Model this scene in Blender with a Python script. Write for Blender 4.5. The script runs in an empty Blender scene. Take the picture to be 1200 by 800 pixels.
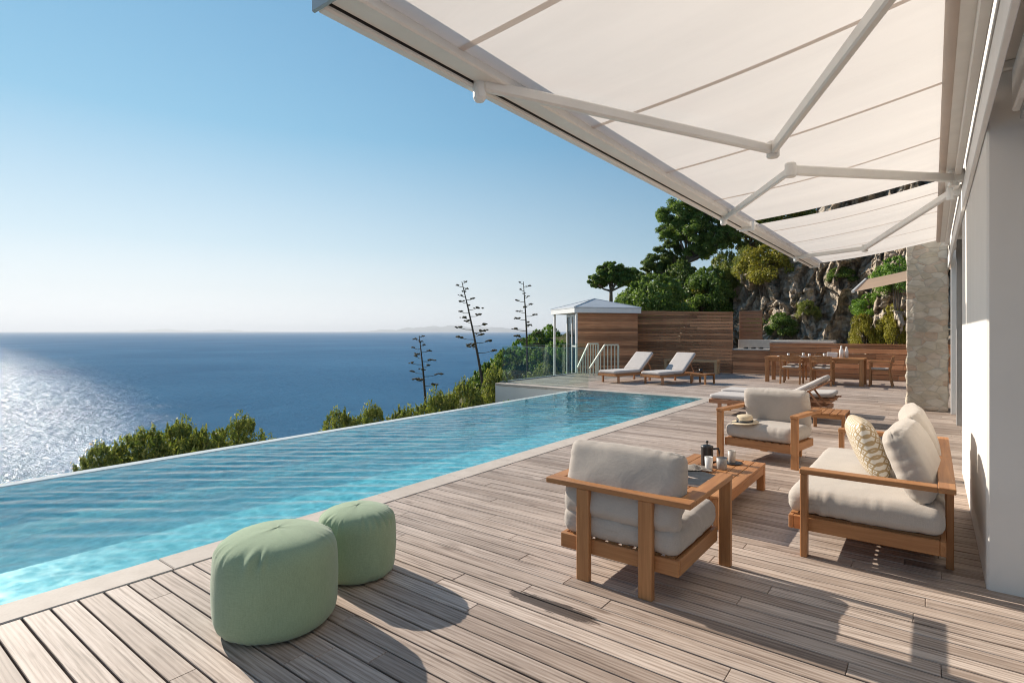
import bpy, bmesh, math, random
import numpy as np
from mathutils import Vector, Matrix, noise
R = math.radians
PI = math.pi
sc = bpy.context.scene
COL = sc.collection

# ------------------------------------------------------------------ materials
def new_mat(name):
    m = bpy.data.materials.new(name)
    m.use_nodes = True
    nt = m.node_tree
    nt.nodes.clear()
    out = nt.nodes.new('ShaderNodeOutputMaterial')
    return m, nt, out

class NT:
    """small helper that adds and links shader nodes"""
    def __init__(s, nt): s.nt = nt
    def n(s, typ, ins=None, **props):
        nd = s.nt.nodes.new(typ)
        for k, v in props.items(): setattr(nd, k, v)
        for k, v in (ins or {}).items():
            sock = nd.inputs[k]
            if isinstance(v, bpy.types.NodeSocket): s.nt.links.new(v, sock)
            else: sock.default_value = v
        return nd
    def noise(s, vec, scale, detail=4, rough=.55, dist=0):
        return s.n('ShaderNodeTexNoise', {'Vector': vec, 'Scale': scale, 'Detail': detail, 'Roughness': rough, 'Distortion': dist}).outputs['Fac']
    def ramp(s, fac, stops, interp='LINEAR'):
        nd = s.n('ShaderNodeValToRGB', {'Fac': fac})
        cr = nd.color_ramp
        cr.interpolation = interp
        while len(cr.elements) < len(stops): cr.elements.new(.5)
        for e, (p, c) in zip(cr.elements, stops):
            e.position = p
            e.color = (c[0], c[1], c[2], 1) if not isinstance(c, (int, float)) else (c, c, c, 1)
        return nd.outputs['Color']
    def mix(s, fac, a, b, mode='MIX'):
        nd = s.n('ShaderNodeMix', data_type='RGBA', blend_type=mode)
        for idx, v in ((0, fac), (6, a), (7, b)):
            if isinstance(v, bpy.types.NodeSocket): s.nt.links.new(v, nd.inputs[idx])
            else:
                nd.inputs[idx].default_value = (v[0], v[1], v[2], 1) if isinstance(v, (tuple, list)) else v
        return nd.outputs[2]
    def math(s, op, a, b=0., c=0., clamp=False):
        nd = s.n('ShaderNodeMath', operation=op, use_clamp=clamp)
        for i, v in enumerate((a, b, c)):
            if isinstance(v, bpy.types.NodeSocket): s.nt.links.new(v, nd.inputs[i])
            else: nd.inputs[i].default_value = v
        return nd.outputs[0]
    def coord(s, scale=(1, 1, 1), rot=(0, 0, 0), out='Object', loc=(0, 0, 0)):
        tc = s.n('ShaderNodeTexCoord')
        return s.n('ShaderNodeMapping', {'Vector': tc.outputs[out], 'Scale': scale, 'Rotation': rot, 'Location': loc}).outputs[0]
    def bump(s, h, strength=.3, dist=.01, normal=None):
        ins = {'Height': h, 'Strength': strength, 'Distance': dist}
        if normal is not None: ins['Normal'] = normal
        return s.n('ShaderNodeBump', ins).outputs[0]
    def island(s):
        return s.n('ShaderNodeNewGeometry').outputs['Random Per Island']
    def schlick(s, f0, normal=None):
        # reflectance from the angle alone, the same from both sides of a thin sheet
        g = s.n('ShaderNodeNewGeometry')
        d = s.n('ShaderNodeVectorMath', {0: g.outputs['Incoming'], 1: normal if normal is not None else g.outputs['Normal']}, operation='DOT_PRODUCT').outputs['Value']
        k = s.math('POWER', s.math('SUBTRACT', 1., s.math('ABSOLUTE', d), clamp=True), 5.)
        return s.math('ADD', f0, s.math('MULTIPLY', k, 1 - f0), clamp=True)
    def vadd(s, v, r, k=37.):
        c = s.n('ShaderNodeCombineXYZ', {0: s.math('MULTIPLY', r, k), 1: s.math('MULTIPLY', r, k * 1.7), 2: s.math('MULTIPLY', r, k * .6)})
        return s.n('ShaderNodeVectorMath', {0: v, 1: c.outputs[0]}, operation='ADD').outputs[0]

def principled(T, out, color, rough=.6, normal=None, metallic=0., spec=.5, extra=None):
    ins = {'Base Color': (color[0], color[1], color[2], 1) if isinstance(color, (tuple, list)) else color,
           'Roughness': rough, 'Metallic': metallic, 'Specular IOR Level': spec}
    if normal is not None: ins['Normal'] = normal
    ins.update(extra or {})
    p = T.n('ShaderNodeBsdfPrincipled', ins)
    T.nt.links.new(p.outputs[0], out.inputs[0])
    return p

def simple(name, color, rough=.6, var=.12, scale=6., metallic=0., bump=.0, spec=.5):
    m, nt, out = new_mat(name); T = NT(nt)
    v = T.coord()
    f = T.noise(v, scale, 5)
    lo = tuple(c * (1 - var) for c in color); hi = tuple(min(1, c * (1 + var)) for c in color)
    col = T.ramp(f, [(.3, lo), (.7, hi)])
    nrm = T.bump(T.noise(v, scale * 14, 3), bump, .003) if bump else None
    principled(T, out, col, rough, nrm, metallic, spec)
    return m

def wood(name, axis, dark, light, rough=.55, k=1., islands=False, grainscale=1., varisl=.35, greys=None):
    m, nt, out = new_mat(name); T = NT(nt)
    sc3 = [18. * grainscale] * 3; sc3[axis] = 1.1 * grainscale
    v = T.coord(tuple(sc3))
    rnd = T.island() if islands else None
    if rnd is not None: v = T.vadd(v, rnd)
    g1 = T.noise(v, 1.2, 6, .62, .9)
    sc4 = [90. * grainscale] * 3; sc4[axis] = 3.
    v2 = T.coord(tuple(sc4))
    if rnd is not None: v2 = T.vadd(v2, rnd)
    g2 = T.noise(v2, 1., 4, .6)
    gg = T.math('ADD', T.math('MULTIPLY', g1, .65), T.math('MULTIPLY', g2, .35))
    col = T.ramp(gg, [(.32, dark), (.5, tuple((a + b) / 2 for a, b in zip(dark, light))), (.68, light)])
    if rnd is not None:
        tint = T.ramp(rnd, [(0, 1 - varisl), (.5, 1.), (1, 1 + varisl * .6)])
        col = T.mix(1., col, tint, 'MULTIPLY')
        if greys is not None:
            r2 = T.math('FRACT', T.math('MULTIPLY', rnd, 17.31))
            col = T.mix(T.math('MULTIPLY', r2, .55), col, greys)
    big = T.noise(T.coord(), .9, 3)
    col = T.mix(1., col, T.ramp(big, [(.3, .86), (.7, 1.1)]), 'MULTIPLY')
    nrm = T.bump(gg, .25 * k, .002)
    principled(T, out, col, T.math('ADD', T.math('MULTIPLY', g1, .2), rough - .1), nrm, spec=.35)
    return m

M = {}
TD, TL = (.30, .125, .048), (.50, .245, .10)
for i, a in enumerate('xyz'):
    M['teak_' + a] = wood('teak_' + a, i, TD, TL, .5)
    M['fence_' + a] = wood('fence_' + a, i, (.40, .15, .065), (.72, .365, .185), .65, islands=True, varisl=.5)
    M['darkwood_' + a] = wood('darkwood_' + a, i, (.30, .125, .06), (.52, .27, .145), .55)

def deck_mat():
    m, nt, out = new_mat('weathered_deck_boards'); T = NT(nt)
    rnd = T.island()
    v = T.vadd(T.coord((.9, 19., 14.)), rnd)
    g1 = T.noise(v, 1.3, 7, .62, 1.6)
    v2 = T.vadd(T.coord((1.6, 85., 60.)), rnd)
    g2 = T.noise(v2, 1., 4, .6)
    # cathedral grain rings
    w = T.n('ShaderNodeTexWave', {'Vector': T.vadd(T.coord((.55, 9., 9.)), rnd, 11.), 'Scale': 1.6, 'Distortion': 5.5, 'Detail': 3, 'Detail Scale': 1.3}, wave_type='RINGS', rings_direction='X').outputs['Fac']
    gg = T.math('ADD', T.math('ADD', T.math('MULTIPLY', g1, .66), T.math('MULTIPLY', g2, .24)), T.math('MULTIPLY', w, .10))
    col = T.ramp(gg, [(.36, (.185, .140, .112)), (.46, (.39, .312, .260)), (.59, (.57, .48, .415))])
    tint = T.ramp(rnd, [(0, (.60, .56, .54)), (.25, (.90, .88, .87)), (.6, (1.04, 1.03, 1.03)), (1, (1.24, 1.24, 1.24))])
    col = T.mix(1., col, tint, 'MULTIPLY')
    r2 = T.math('FRACT', T.math('MULTIPLY', rnd, 23.7))
    col = T.mix(T.math('MULTIPLY', r2, .35), col, (.37, .275, .215))
    big = T.noise(T.coord(), .8, 4, .6)
    col = T.mix(1., col, T.ramp(big, [(.3, .82), (.7, 1.12)]), 'MULTIPLY')
    kv = T.vadd(T.coord((2.2, 9., 1.)), rnd, 5.)
    kn = T.n('ShaderNodeTexVoronoi', {'Vector': kv, 'Scale': .75, 'Randomness': 1.}, feature='F1').outputs['Distance']
    col = T.mix(T.math('MULTIPLY', T.ramp(kn, [(.05, 1.), (.13, 0.)]), .6), col, (.13, .085, .06))
    fs = T.noise(T.vadd(T.coord((2.6, 110., 1.)), rnd), 1., 3, .7)
    col = T.mix(T.math('MULTIPLY', T.ramp(fs, [(.56, 0.), (.68, 1.)]), .45), col, (.14, .10, .08))
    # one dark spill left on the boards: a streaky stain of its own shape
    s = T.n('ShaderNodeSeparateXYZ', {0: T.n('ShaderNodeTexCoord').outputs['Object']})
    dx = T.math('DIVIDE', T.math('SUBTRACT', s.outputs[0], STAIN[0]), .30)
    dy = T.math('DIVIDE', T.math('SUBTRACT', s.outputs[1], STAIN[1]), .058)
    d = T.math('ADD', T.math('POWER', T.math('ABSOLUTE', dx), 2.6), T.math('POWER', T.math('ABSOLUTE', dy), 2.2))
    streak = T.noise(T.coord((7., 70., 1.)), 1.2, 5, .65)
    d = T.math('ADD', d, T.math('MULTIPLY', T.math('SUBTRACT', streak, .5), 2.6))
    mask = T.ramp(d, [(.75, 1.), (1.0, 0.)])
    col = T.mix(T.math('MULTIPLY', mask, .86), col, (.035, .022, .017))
    nrm = T.bump(gg, .35, .0025)
    principled(T, out, col, T.math('ADD', .52, T.math('MULTIPLY', g1, .2)), nrm, spec=.3)
    return m
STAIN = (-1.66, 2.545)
M['deck'] = deck_mat()
M['deck_void'] = simple('deck_substructure', (.03, .022, .018), .9)

def fabric(name, color, weave=900., wr=6., sheen=.2, bumpk=.35, var=.09):
    m, nt, out = new_mat(name); T = NT(nt)
    v = T.coord()
    a = T.noise(v, wr, 4, .6, .6)
    n1 = T.noise(T.coord((1, 1, .12)), weave * .25, 2)
    n2 = T.noise(T.coord((.12, 1, 1)), weave * .25, 2)
    f = T.math('ADD', T.math('MULTIPLY', T.math('ADD', n1, n2), .35), T.math('MULTIPLY', a, .3))
    col = T.ramp(f, [(.36, tuple(c * (1 - var) for c in color)), (.64, tuple(c * (1 + var) for c in color))])
    b1 = T.bump(a, bumpk, .02)
    nrm = T.bump(T.math('ADD', n1, n2), .12, .001, b1)
    principled(T, out, col, .9, nrm, spec=.15, extra={'Sheen Weight': sheen, 'Sheen Roughness': .5})
    return m
M['linen'] = fabric('warm_grey_linen', (.43, .38, .335), 900, bumpk=.22)
M['linen_light'] = fabric('pale_linen', (.465, .415, .365), 900, bumpk=.22)
M['pouf'] = fabric('sage_green_canvas', (.29, .375, .24), 900, 3.5, .25, .22, .12)
M['mattress'] = fabric('lounger_mattress_canvas', (.52, .475, .445), 900, bumpk=.1)

def awning_mat(name, col, tr=.5):
    m, nt, out = new_mat(name); T = NT(nt)
    v = T.coord()
    f = T.noise(T.coord((.35, 2.4, 1)), 1.5, 4, .5, .4)
    c = T.ramp(f, [(.3, tuple(x * .96 for x in col)), (.7, tuple(min(1, x * 1.03) for x in col))])
    nrm = T.bump(T.noise(T.coord((.7, 3., 1)), 1.3, 3, .5, .5), .25, .05)
    d = T.n('ShaderNodeBsdfDiffuse', {'Color': c, 'Normal': nrm})
    t = T.n('ShaderNodeBsdfTranslucent', {'Color': c, 'Normal': nrm})
    mx = T.n('ShaderNodeMixShader', {0: tr, 1: d.outputs[0], 2: t.outputs[0]})
    nt.links.new(mx.outputs[0], out.inputs[0])
    return m
M['awning'] = awning_mat('awning_canvas', (.75, .70, .655), .58)
M['beige'] = awning_mat('beige_canvas', (.86, .67, .50), .7)
M['seam'] = awning_mat('awning_seam_canvas', (.72, .645, .59), .42)
M['alu'] = simple('cream_powder_coated_metal', (.78, .75, .705), .35, .04)
M['alu_grey'] = simple('grey_metal', (.42, .41, .40), .35, .06, metallic=.4)
M['white'] = simple('white_lacquer', (.80, .79, .77), .4, .03)
M['black'] = simple('black_plastic', (.02, .02, .022), .35, .2)
M['rubber'] = simple('dark_rubber', (.03, .028, .026), .7, .2)

def plaster(name, col):
    m, nt, out = new_mat(name); T = NT(nt)
    v = T.coord()
    f = T.noise(v, 1.1, 6, .6)
    st = T.noise(T.coord((3., 3., .35)), 1.4, 4, .6)
    c = T.ramp(T.math('ADD', T.math('MULTIPLY', f, .6), T.math('MULTIPLY', st, .4)), [(.3, tuple(x * .93 for x in col)), (.7, tuple(min(1, x * 1.03) for x in col))])
    nrm = T.bump(T.noise(v, 90, 5, .7), .2, .004, T.bump(T.noise(v, 5, 3), .15, .02))
    principled(T, out, c, .85, nrm, spec=.2)
    return m
M['plaster'] = plaster('cream_plaster', (.76, .725, .68))
M['stone_coping'] = None

def coping():
    m, nt, out = new_mat('pale_limestone_coping'); T = NT(nt)
    rnd = T.island()
    v = T.vadd(T.coord(), rnd)
    f = T.noise(v, 5., 7, .65)
    sp = T.noise(v, 60., 3, .7)
    c = T.ramp(T.math('ADD', T.math('MULTIPLY', f, .7), T.math('MULTIPLY', sp, .3)), [(.3, (.46, .39, .33)), (.7, (.62, .545, .475))])
    c = T.mix(1., c, T.ramp(rnd, [(0, .88), (1, 1.08)]), 'MULTIPLY')
    principled(T, out, c, .7, T.bump(sp, .2, .002), spec=.3)
    return m
M['stone_coping'] = coping()

def pillar_stone():
    m, nt, out = new_mat('rubble_stone_masonry'); T = NT(nt)
    v = T.coord((1., 1., 1.6))
    d = T.n('ShaderNodeTexVoronoi', {'Vector': v, 'Scale': 5., 'Randomness': .9}, feature='F1')
    e = T.n('ShaderNodeTexVoronoi', {'Vector': v, 'Scale': 5., 'Randomness': .9}, feature='DISTANCE_TO_EDGE').outputs['Distance']
    cell = T.n('ShaderNodeSeparateColor', {0: d.outputs['Color']}).outputs[0]
    n1 = T.noise(v, 7., 8, .7)
    c = T.ramp(cell, [(0, (.50, .42, .31)), (.3, (.63, .56, .46)), (.5, (.50, .34, .24)), (.7, (.68, .62, .53)), (.85, (.40, .36, .29)), (1, (.60, .50, .37))])
    c = T.mix(.3, c, T.ramp(n1, [(.3, (.20, .16, .12)), (.5, (.50, .44, .36)), (.7, (.70, .64, .56))]))
    mort = T.ramp(e, [(.0, 1.), (.05, 0.)])
    c = T.mix(T.math('MULTIPLY', mort, .6), c, (.42, .38, .32))
    h = T.math('ADD', T.math('MULTIPLY', T.ramp(e, [(0, 0.), (.1, 1.)]), .4), T.math('MULTIPLY', n1, .8))
    principled(T, out, c, .9, T.bump(h, .7, .03), spec=.15)
    return m
M['rubble'] = pillar_stone()

def rock_mat():
    m, nt, out = new_mat('limestone_cliff_rock'); T = NT(nt)
    v = T.coord()
    n1 = T.noise(v, .55, 8, .65, .5)
    n2 = T.noise(T.coord((2.2, 2.2, .7)), 1.6, 8, .7, .8)
    n3 = T.noise(v, 9., 6, .7)
    f = T.math('ADD', T.math('MULTIPLY', n1, .35), T.math('ADD', T.math('MULTIPLY', n2, .4), T.math('MULTIPLY', n3, .25)))
    c = T.ramp(f, [(.32, (.22, .17, .13)), (.42, (.44, .345, .26)), (.52, (.60, .505, .40)), (.6, (.68, .595, .49)), (.7, (.76, .69, .59))])
    oc = T.ramp(T.noise(v, .8, 5, .6), [(.52, 0.), (.64, 1.)])
    c = T.mix(T.math('MULTIPLY', oc, .5), c, (.34, .225, .13))
    mo = T.ramp(T.noise(v, 1.5, 6, .65), [(.54, 0.), (.63, 1.)])
    c = T.mix(T.math('MULTIPLY', mo, .5), c, (.11, .105, .05))
    e = T.n('ShaderNodeTexVoronoi', {'Vector': T.coord((1.8, 1.8, .75)), 'Scale': 1.5, 'Randomness': 1.}, feature='DISTANCE_TO_EDGE').outputs['Distance']
    h = T.math('ADD', T.math('MULTIPLY', T.ramp(e, [(0, 0.), (.09, 1.)]), .45), T.math('ADD', T.math('MULTIPLY', n2, .9), T.math('MULTIPLY', n3, .45)))
    principled(T, out, c, .92, T.bump(h, .8, .16), spec=.1)
    return m
M['rock'] = rock_mat()

def soil():
    m, nt, out = new_mat('dry_hillside_ground'); T = NT(nt)
    v = T.coord()
    f = T.noise(v, .8, 8, .68)
    g = T.noise(v, 5., 6, .7)
    c = T.ramp(T.math('ADD', T.math('MULTIPLY', f, .55), T.math('MULTIPLY', g, .45)), [(.35, (.035, .045, .018)), (.5, (.085, .095, .035)), (.62, (.17, .145, .085)), (.72, (.30, .26, .2))])
    principled(T, out, c, .95, T.bump(g, .9, .25), spec=.1)
    return m
M['soil'] = soil()

def leaf_mat(name, cols, tr=.35):
    m, nt, out = new_mat(name); T = NT(nt)
    rnd = T.island()
    patch = T.noise(T.coord(), 1.6, 3)
    f = T.math('ADD', T.math('MULTIPLY', rnd, .6), T.math('MULTIPLY', patch, .4))
    n = len(cols)
    c = T.ramp(f, [(.15 + .7 * i / (n - 1), cols[i]) for i in range(n)])
    p = T.n('ShaderNodeBsdfPrincipled', {'Base Color': c, 'Roughness': .5, 'Specular IOR Level': .35})
    t = T.n('ShaderNodeBsdfTranslucent', {'Color': T.mix(1., c, (1.25, 1.3, .7), 'MULTIPLY')})
    mx = T.n('ShaderNodeMixShader', {0: tr, 1: p.outputs[0], 2: t.outputs[0]})
    nt.links.new(mx.outputs[0], out.inputs[0])
    return m
M['leaf_olive'] = leaf_mat('olive_shrub_leaves', [(0.088, 0.124, 0.031), (0.177, 0.230, 0.054), (0.300, 0.315, 0.078), (0.420, 0.392, 0.116)])
M['leaf_green'] = leaf_mat('fresh_green_leaves', [(0.092, 0.170, 0.034), (0.173, 0.316, 0.052), (0.300, 0.420, 0.077)])
M['leaf_dark'] = leaf_mat('dark_pine_needles', [(0.051, 0.091, 0.028), (0.103, 0.159, 0.041), (0.195, 0.237, 0.068)], .4)
M['leaf_mid'] = leaf_mat('mid_green_leaves', [(0.081, 0.136, 0.037), (0.150, 0.237, 0.054), (0.254, 0.327, 0.086)], .4)
M['leaf_ochre'] = leaf_mat('yellowing_leaves', [(0.177, 0.182, 0.031), (0.354, 0.306, 0.047), (0.420, 0.383, 0.070)], .35)
M['pale_teak'] = wood('pale_teak', 0, (.50, .29, .14), (.74, .48, .26), .5)
M['bark'] = wood('grey_bark', 2, (.10, .08, .062), (.25, .205, .165), .9)
M['bark_pale'] = wood('pale_bark', 2, (.2, .17, .14), (.4, .36, .31), .9)
M['stalk'] = simple('dry_agave_stalk', (.085, .068, .05), .9, .25)
M['cluster'] = simple('dry_agave_flower', (.075, .065, .035), .9, .35, 20.)

def glass_mat(name, tint, fac=.10, gloss=(1, 1, 1)):
    m, nt, out = new_mat(name); T = NT(nt)
    fr = T.schlick(.04)
    tr = T.n('ShaderNodeBsdfTransparent', {'Color': (*tint, 1)})
    gl = T.n('ShaderNodeBsdfGlossy', {'Color': (*gloss, 1), 'Roughness': .01})
    mx = T.n('ShaderNodeMixShader', {0: fr, 1: tr.outputs[0], 2: gl.outputs[0]})
    nt.links.new(mx.outputs[0], out.inputs[0])
    return m
M['glass'] = glass_mat('clear_green_glass', (.92, .965, .95))
M['glass_edge'] = simple('glass_edge', (.25, .40, .36), .2)
M['window'] = glass_mat('window_glass', (.35, .4, .42))
M['ceramic'] = simple('white_ceramic', (.74, .72, .69), .25, .03)
M['stoneware'] = simple('grey_stoneware', (.30, .28, .265), .45, .25, 25.)
M['taupe'] = simple('taupe_stoneware', (.46, .41, .36), .45, .15, 25.)
M['straw'] = wood('woven_straw', 0, (.50, .39, .25), (.74, .62, .45), .8, grainscale=3.)
M['zinc'] = simple('zinc_roof', (.56, .57, .58), .5, .08, 3., .15)
M['slab'] = simple('cast_stone_slab', (.52, .47, .41), .7, .08, 8., bump=.2)
M['paper'] = simple('printed_paper', (.70, .70, .68), .5, .05)
M['cover'] = simple('charcoal_printed_cover', (.028, .03, .034), .65, .5, 12.)
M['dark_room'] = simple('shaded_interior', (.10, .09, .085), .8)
M['rail'] = simple('pale_painted_railing', (.72, .72, .58), .5, .04)

# ------------------------------------------------------------------ objects
def tag(o, label=None, cat=None, group=None, kind=None):
    if label: o['label'] = label
    if cat: o['category'] = cat
    if group: o['group'] = group
    if kind: o['kind'] = kind
    return o
def empty(name, loc=(0, 0, 0), rz=0., label=None, cat=None, group=None):
    o = bpy.data.objects.new(name, None)
    COL.objects.link(o)
    o.location = loc; o.rotation_euler = (0, 0, rz); o.empty_display_size = .1
    return tag(o, label, cat, group)
def link(name, me, mat, parent=None, smooth=False):
    if mat is not None:
        for mm in (mat if isinstance(mat, list) else [mat]): me.materials.append(mm)
    o = bpy.data.objects.new(name, me)
    COL.objects.link(o)
    if parent is not None: o.parent = parent
    if smooth: me.shade_smooth()
    return o
def copy_tree(o, parent=None):
    c = o.copy(); COL.objects.link(c)
    c.parent = parent
    if parent is not None: c.matrix_parent_inverse = o.matrix_parent_inverse.copy()
    for ch in [x for x in bpy.data.objects if x.parent == o]: copy_tree(ch, c)
    return c

class MB:
    """collects shapes into one mesh"""
    def __init__(s): s.bm = bmesh.new()
    def box(s, x0, x1, y0, y1, z0, z1, bev=.004, mat=None):
        vs = [s.bm.verts.new(p) for p in ((x0, y0, z0), (x1, y0, z0), (x1, y1, z0), (x0, y1, z0), (x0, y0, z1), (x1, y0, z1), (x1, y1, z1), (x0, y1, z1))]
        fs = [s.bm.faces.new([vs[i] for i in q]) for q in ((3, 2, 1, 0), (4, 5, 6, 7), (0, 1, 5, 4), (1, 2, 6, 5), (2, 3, 7, 6), (3, 0, 4, 7))]
        if bev:
            es = list({e for f in fs for e in f.edges})
            r = bmesh.ops.bevel(s.bm, geom=es, offset=bev, segments=1, profile=.5, affect='EDGES')
            vs = list({v for f in r['faces'] for v in f.verts})
        if mat is not None:
            for v in vs: v.co = mat @ v.co
        return s
    def bar(s, a, b, w, h, bev=.003, up=(0, 0, 1)):
        """rectangular bar from a to b, w sideways, h along up"""
        a = Vector(a); b = Vector(b); d = b - a; L = d.length; d.normalize()
        upv = Vector(up)
        side = d.cross(upv)
        if side.length < 1e-4: side = d.cross(Vector((1, 0, 0)))
        side.normalize(); u2 = side.cross(d)
        mt = Matrix(((d.x, side.x, u2.x, a.x), (d.y, side.y, u2.y, a.y), (d.z, side.z, u2.z, a.z), (0, 0, 0, 1)))
        return s.box(0, L, -w / 2, w / 2, -h / 2, h / 2, bev, mt)
    def tube(s, pts, rad, seg=8, cap=True):
        pts = [Vector(p) for p in pts]
        rr = rad if isinstance(rad, (list, tuple)) else [rad] * len(pts)
        rings = []
        for i, p in enumerate(pts):
            d = (pts[min(i + 1, len(pts) - 1)] - pts[max(i - 1, 0)]).normalized()
            ref = Vector((0, 0, 1)) if abs(d.z) < .9 else Vector((1, 0, 0))
            u = d.cross(ref).normalized(); w = u.cross(d)
            rings.append([s.bm.verts.new(p + (u * math.cos(2 * PI * k / seg) + w * math.sin(2 * PI * k / seg)) * rr[i]) for k in range(seg)])
        for i in range(len(rings) - 1):
            for k in range(seg):
                s.bm.faces.new((rings[i][k], rings[i][(k + 1) % seg], rings[i + 1][(k + 1) % seg], rings[i + 1][k]))
        if cap:
            s.bm.faces.new(list(reversed(rings[0]))); s.bm.faces.new(rings[-1])
        return s
    def lathe(s, prof, c=(0, 0, 0), seg=24, cap=True):
        rings = []
        for r, z in prof:
            rings.append([s.bm.verts.new((c[0] + r * math.cos(2 * PI * k / seg), c[1] + r * math.sin(2 * PI * k / seg), c[2] + z)) for k in range(seg)])
        for i in range(len(rings) - 1):
            for k in range(seg):
                s.bm.faces.new((rings[i][k], rings[i][(k + 1) % seg], rings[i + 1][(k + 1) % seg], rings[i + 1][k]))
        if cap:
            s.bm.faces.new(list(reversed(rings[0]))); s.bm.faces.new(rings[-1])
        return s
    def prism(s, poly, z0, z1):
        b = [s.bm.verts.new((x, y, z0)) for x, y in poly]; t = [s.bm.verts.new((x, y, z1)) for x, y in poly]
        n = len(poly)
        for i in range(n): s.bm.faces.new((b[i], b[(i + 1) % n], t[(i + 1) % n], t[i]))
        s.bm.faces.new(list(reversed(b))); s.bm.faces.new(t)
        return s
    def poly(s, pts):
        s.bm.faces.new([s.bm.verts.new(p) for p in pts]); return s
    def build(s, name, mat, parent=None, smooth=False):
        bmesh.ops.recalc_face_normals(s.bm, faces=s.bm.faces[:])
        me = bpy.data.meshes.new(name)
        s.bm.to_mesh(me); s.bm.free()
        return link(name, me, mat, parent, smooth)

def np_mesh(name, co, faces, mat, parent=None, smooth=False):
    """fast mesh from numpy arrays; faces all tris or all quads"""
    me = bpy.data.meshes.new(name)
    nf, k = faces.shape
    me.vertices.add(len(co)); me.vertices.foreach_set('co', co.astype(np.float32).ravel())
    me.loops.add(nf * k); me.loops.foreach_set('vertex_index', faces.astype(np.int32).ravel())
    me.polygons.add(nf); me.polygons.foreach_set('loop_start', np.arange(0, nf * k, k, dtype=np.int32))
    me.polygons.foreach_set('loop_total', np.full(nf, k, dtype=np.int32))
    me.update(calc_edges=True); me.validate()
    return link(name, me, mat, parent, smooth)

def cushion(name, w, d, h, mat, parent, loc, rot=(0, 0, 0), k=5., bulge=.02, wr=.006, seed=0, n=26, pinch=0.):
    """soft rounded box, crowned on both faces, with creases gathered at its edges"""
    bm = bmesh.new()
    bmesh.ops.create_cube(bm, size=2.)
    bmesh.ops.subdivide_edges(bm, edges=bm.edges[:], cuts=n, use_grid_fill=True)
    rs = Vector((seed * 7.3, seed * 3.1, seed * 5.7))
    half = Vector((w / 2, d / 2, h / 2))
    rad = min(h * .5 * .94, .011 * k)
    for v in bm.verts:
        x, y, z = v.co
        p = Vector((x * half.x, y * half.y, z * half.z))
        q = Vector([max(-(half[i] - rad), min(half[i] - rad, p[i])) for i in range(3)])
        dd = p - q
        if dd.length > 1e-6: p = q + dd.normalized() * rad
        sg = 1 if z > 0 else -1
        tz = min(1, abs(z) * 1.3)
        ex, ey = max(0, 1 - x * x), max(0, 1 - y * y)
        edge = max(abs(x), abs(y))
        p.z += sg * bulge * (ex * ey) ** .55 * tz
        p.z *= 1 - pinch * (abs(x) * abs(y)) ** 3
        ear = .016 * pinch * (abs(x) * abs(y)) ** 5
        p.x += math.copysign(ear, x); p.y += math.copysign(ear, y)
        # belly of the filling on the long sides, hollow towards the corners
        p.x += math.copysign(1, x) * abs(x) ** 8 * bulge * .5 * ey
        p.y += math.copysign(1, y) * abs(y) ** 8 * bulge * .5 * ex
        s1 = p.x if abs(y) > abs(x) else p.y
        fold = noise.noise(Vector((s1 * 26, edge * 2.2, sg * 3.)) + rs) + .45 * noise.noise(Vector((s1 * 55, edge * 3, sg * 5.)) + rs)
        soft = noise.noise(p * 5 + rs)
        gate = max(0, .5 + noise.noise(Vector((s1 * 4, sg * 2., 3.)) + rs))
        am = wr * edge ** 7 * gate
        p.z += sg * tz * (fold * am + soft * wr * .7)
        p.x += x ** 5 * (fold * am * .6 + soft * wr * .6)
        p.y += y ** 5 * (fold * am * .6 + soft * wr * .6)
        v.co = p
    me = bpy.data.meshes.new(name); bm.to_mesh(me); bm.free()
    o = link(name, me, mat, parent, True)
    o.location = loc; o.rotation_euler = rot
    return o

# ------------------------------------------------------------------ setting: camera, sun, sky
YAW = math.atan2(493., 650.)
cam_d = bpy.data.cameras.new('camera')
cam = bpy.data.objects.new('camera', cam_d); COL.objects.link(cam)
cam_d.sensor_width = 36.; cam_d.lens = 36. * 650 / 1200
cam_d.shift_y = -12 / 1200.
cam_d.clip_start = .05; cam_d.clip_end = 200000
cam.location = (0, 0, 1.5); cam.rotation_euler = (PI / 2, 0, YAW)
sc.camera = cam
SUN = Vector((-1.09, .08, .59)).normalized()      # towards the sun
EL = math.asin(SUN.z)
sd = bpy.data.lights.new('sun', 'SUN'); so = bpy.data.objects.new('sun', sd); COL.objects.link(so)
sd.energy = 3.55; sd.angle = R(.5); sd.color = (1., .90, .77)
so.rotation_euler = SUN.to_track_quat('Z', 'Y').to_euler()
so.location = (-30, 0, 30)
w = bpy.data.worlds.new('World'); sc.world = w; w.use_nodes = True
nt = w.node_tree; nt.nodes.clear(); T = NT(nt)
sky = T.n('ShaderNodeTexSky', sky_type='NISHITA', sun_disc=False, sun_elevation=EL, sun_rotation=math.atan2(SUN.x, SUN.y),
          altitude=0, air_density=1.0, dust_density=.0, ozone_density=2.0)
zz = T.n('ShaderNodeSeparateXYZ', {0: T.n('ShaderNodeTexCoord').outputs['Generated']}).outputs[2]
hs = T.n('ShaderNodeHueSaturation', {'Color': T.mix(1., sky.outputs[0], (.80, 1.0, 1.03), 'MULTIPLY'), 'Saturation': 1.08, 'Value': 1.})
pale = T.n('ShaderNodeHueSaturation', {'Color': hs.outputs[0], 'Saturation': .10, 'Value': 1.15})
pale = T.mix(1., pale.outputs[0], (1.0, .985, 1.06), 'MULTIPLY')      # maritime haze whitens the band over the horizon
skyc = T.mix(T.ramp(zz, [(0., .95), (.05, .74), (.14, .28), (.32, .0)]), hs.outputs[0], pale)
vd = T.n('ShaderNodeTexCoord').outputs['Generated']
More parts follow.
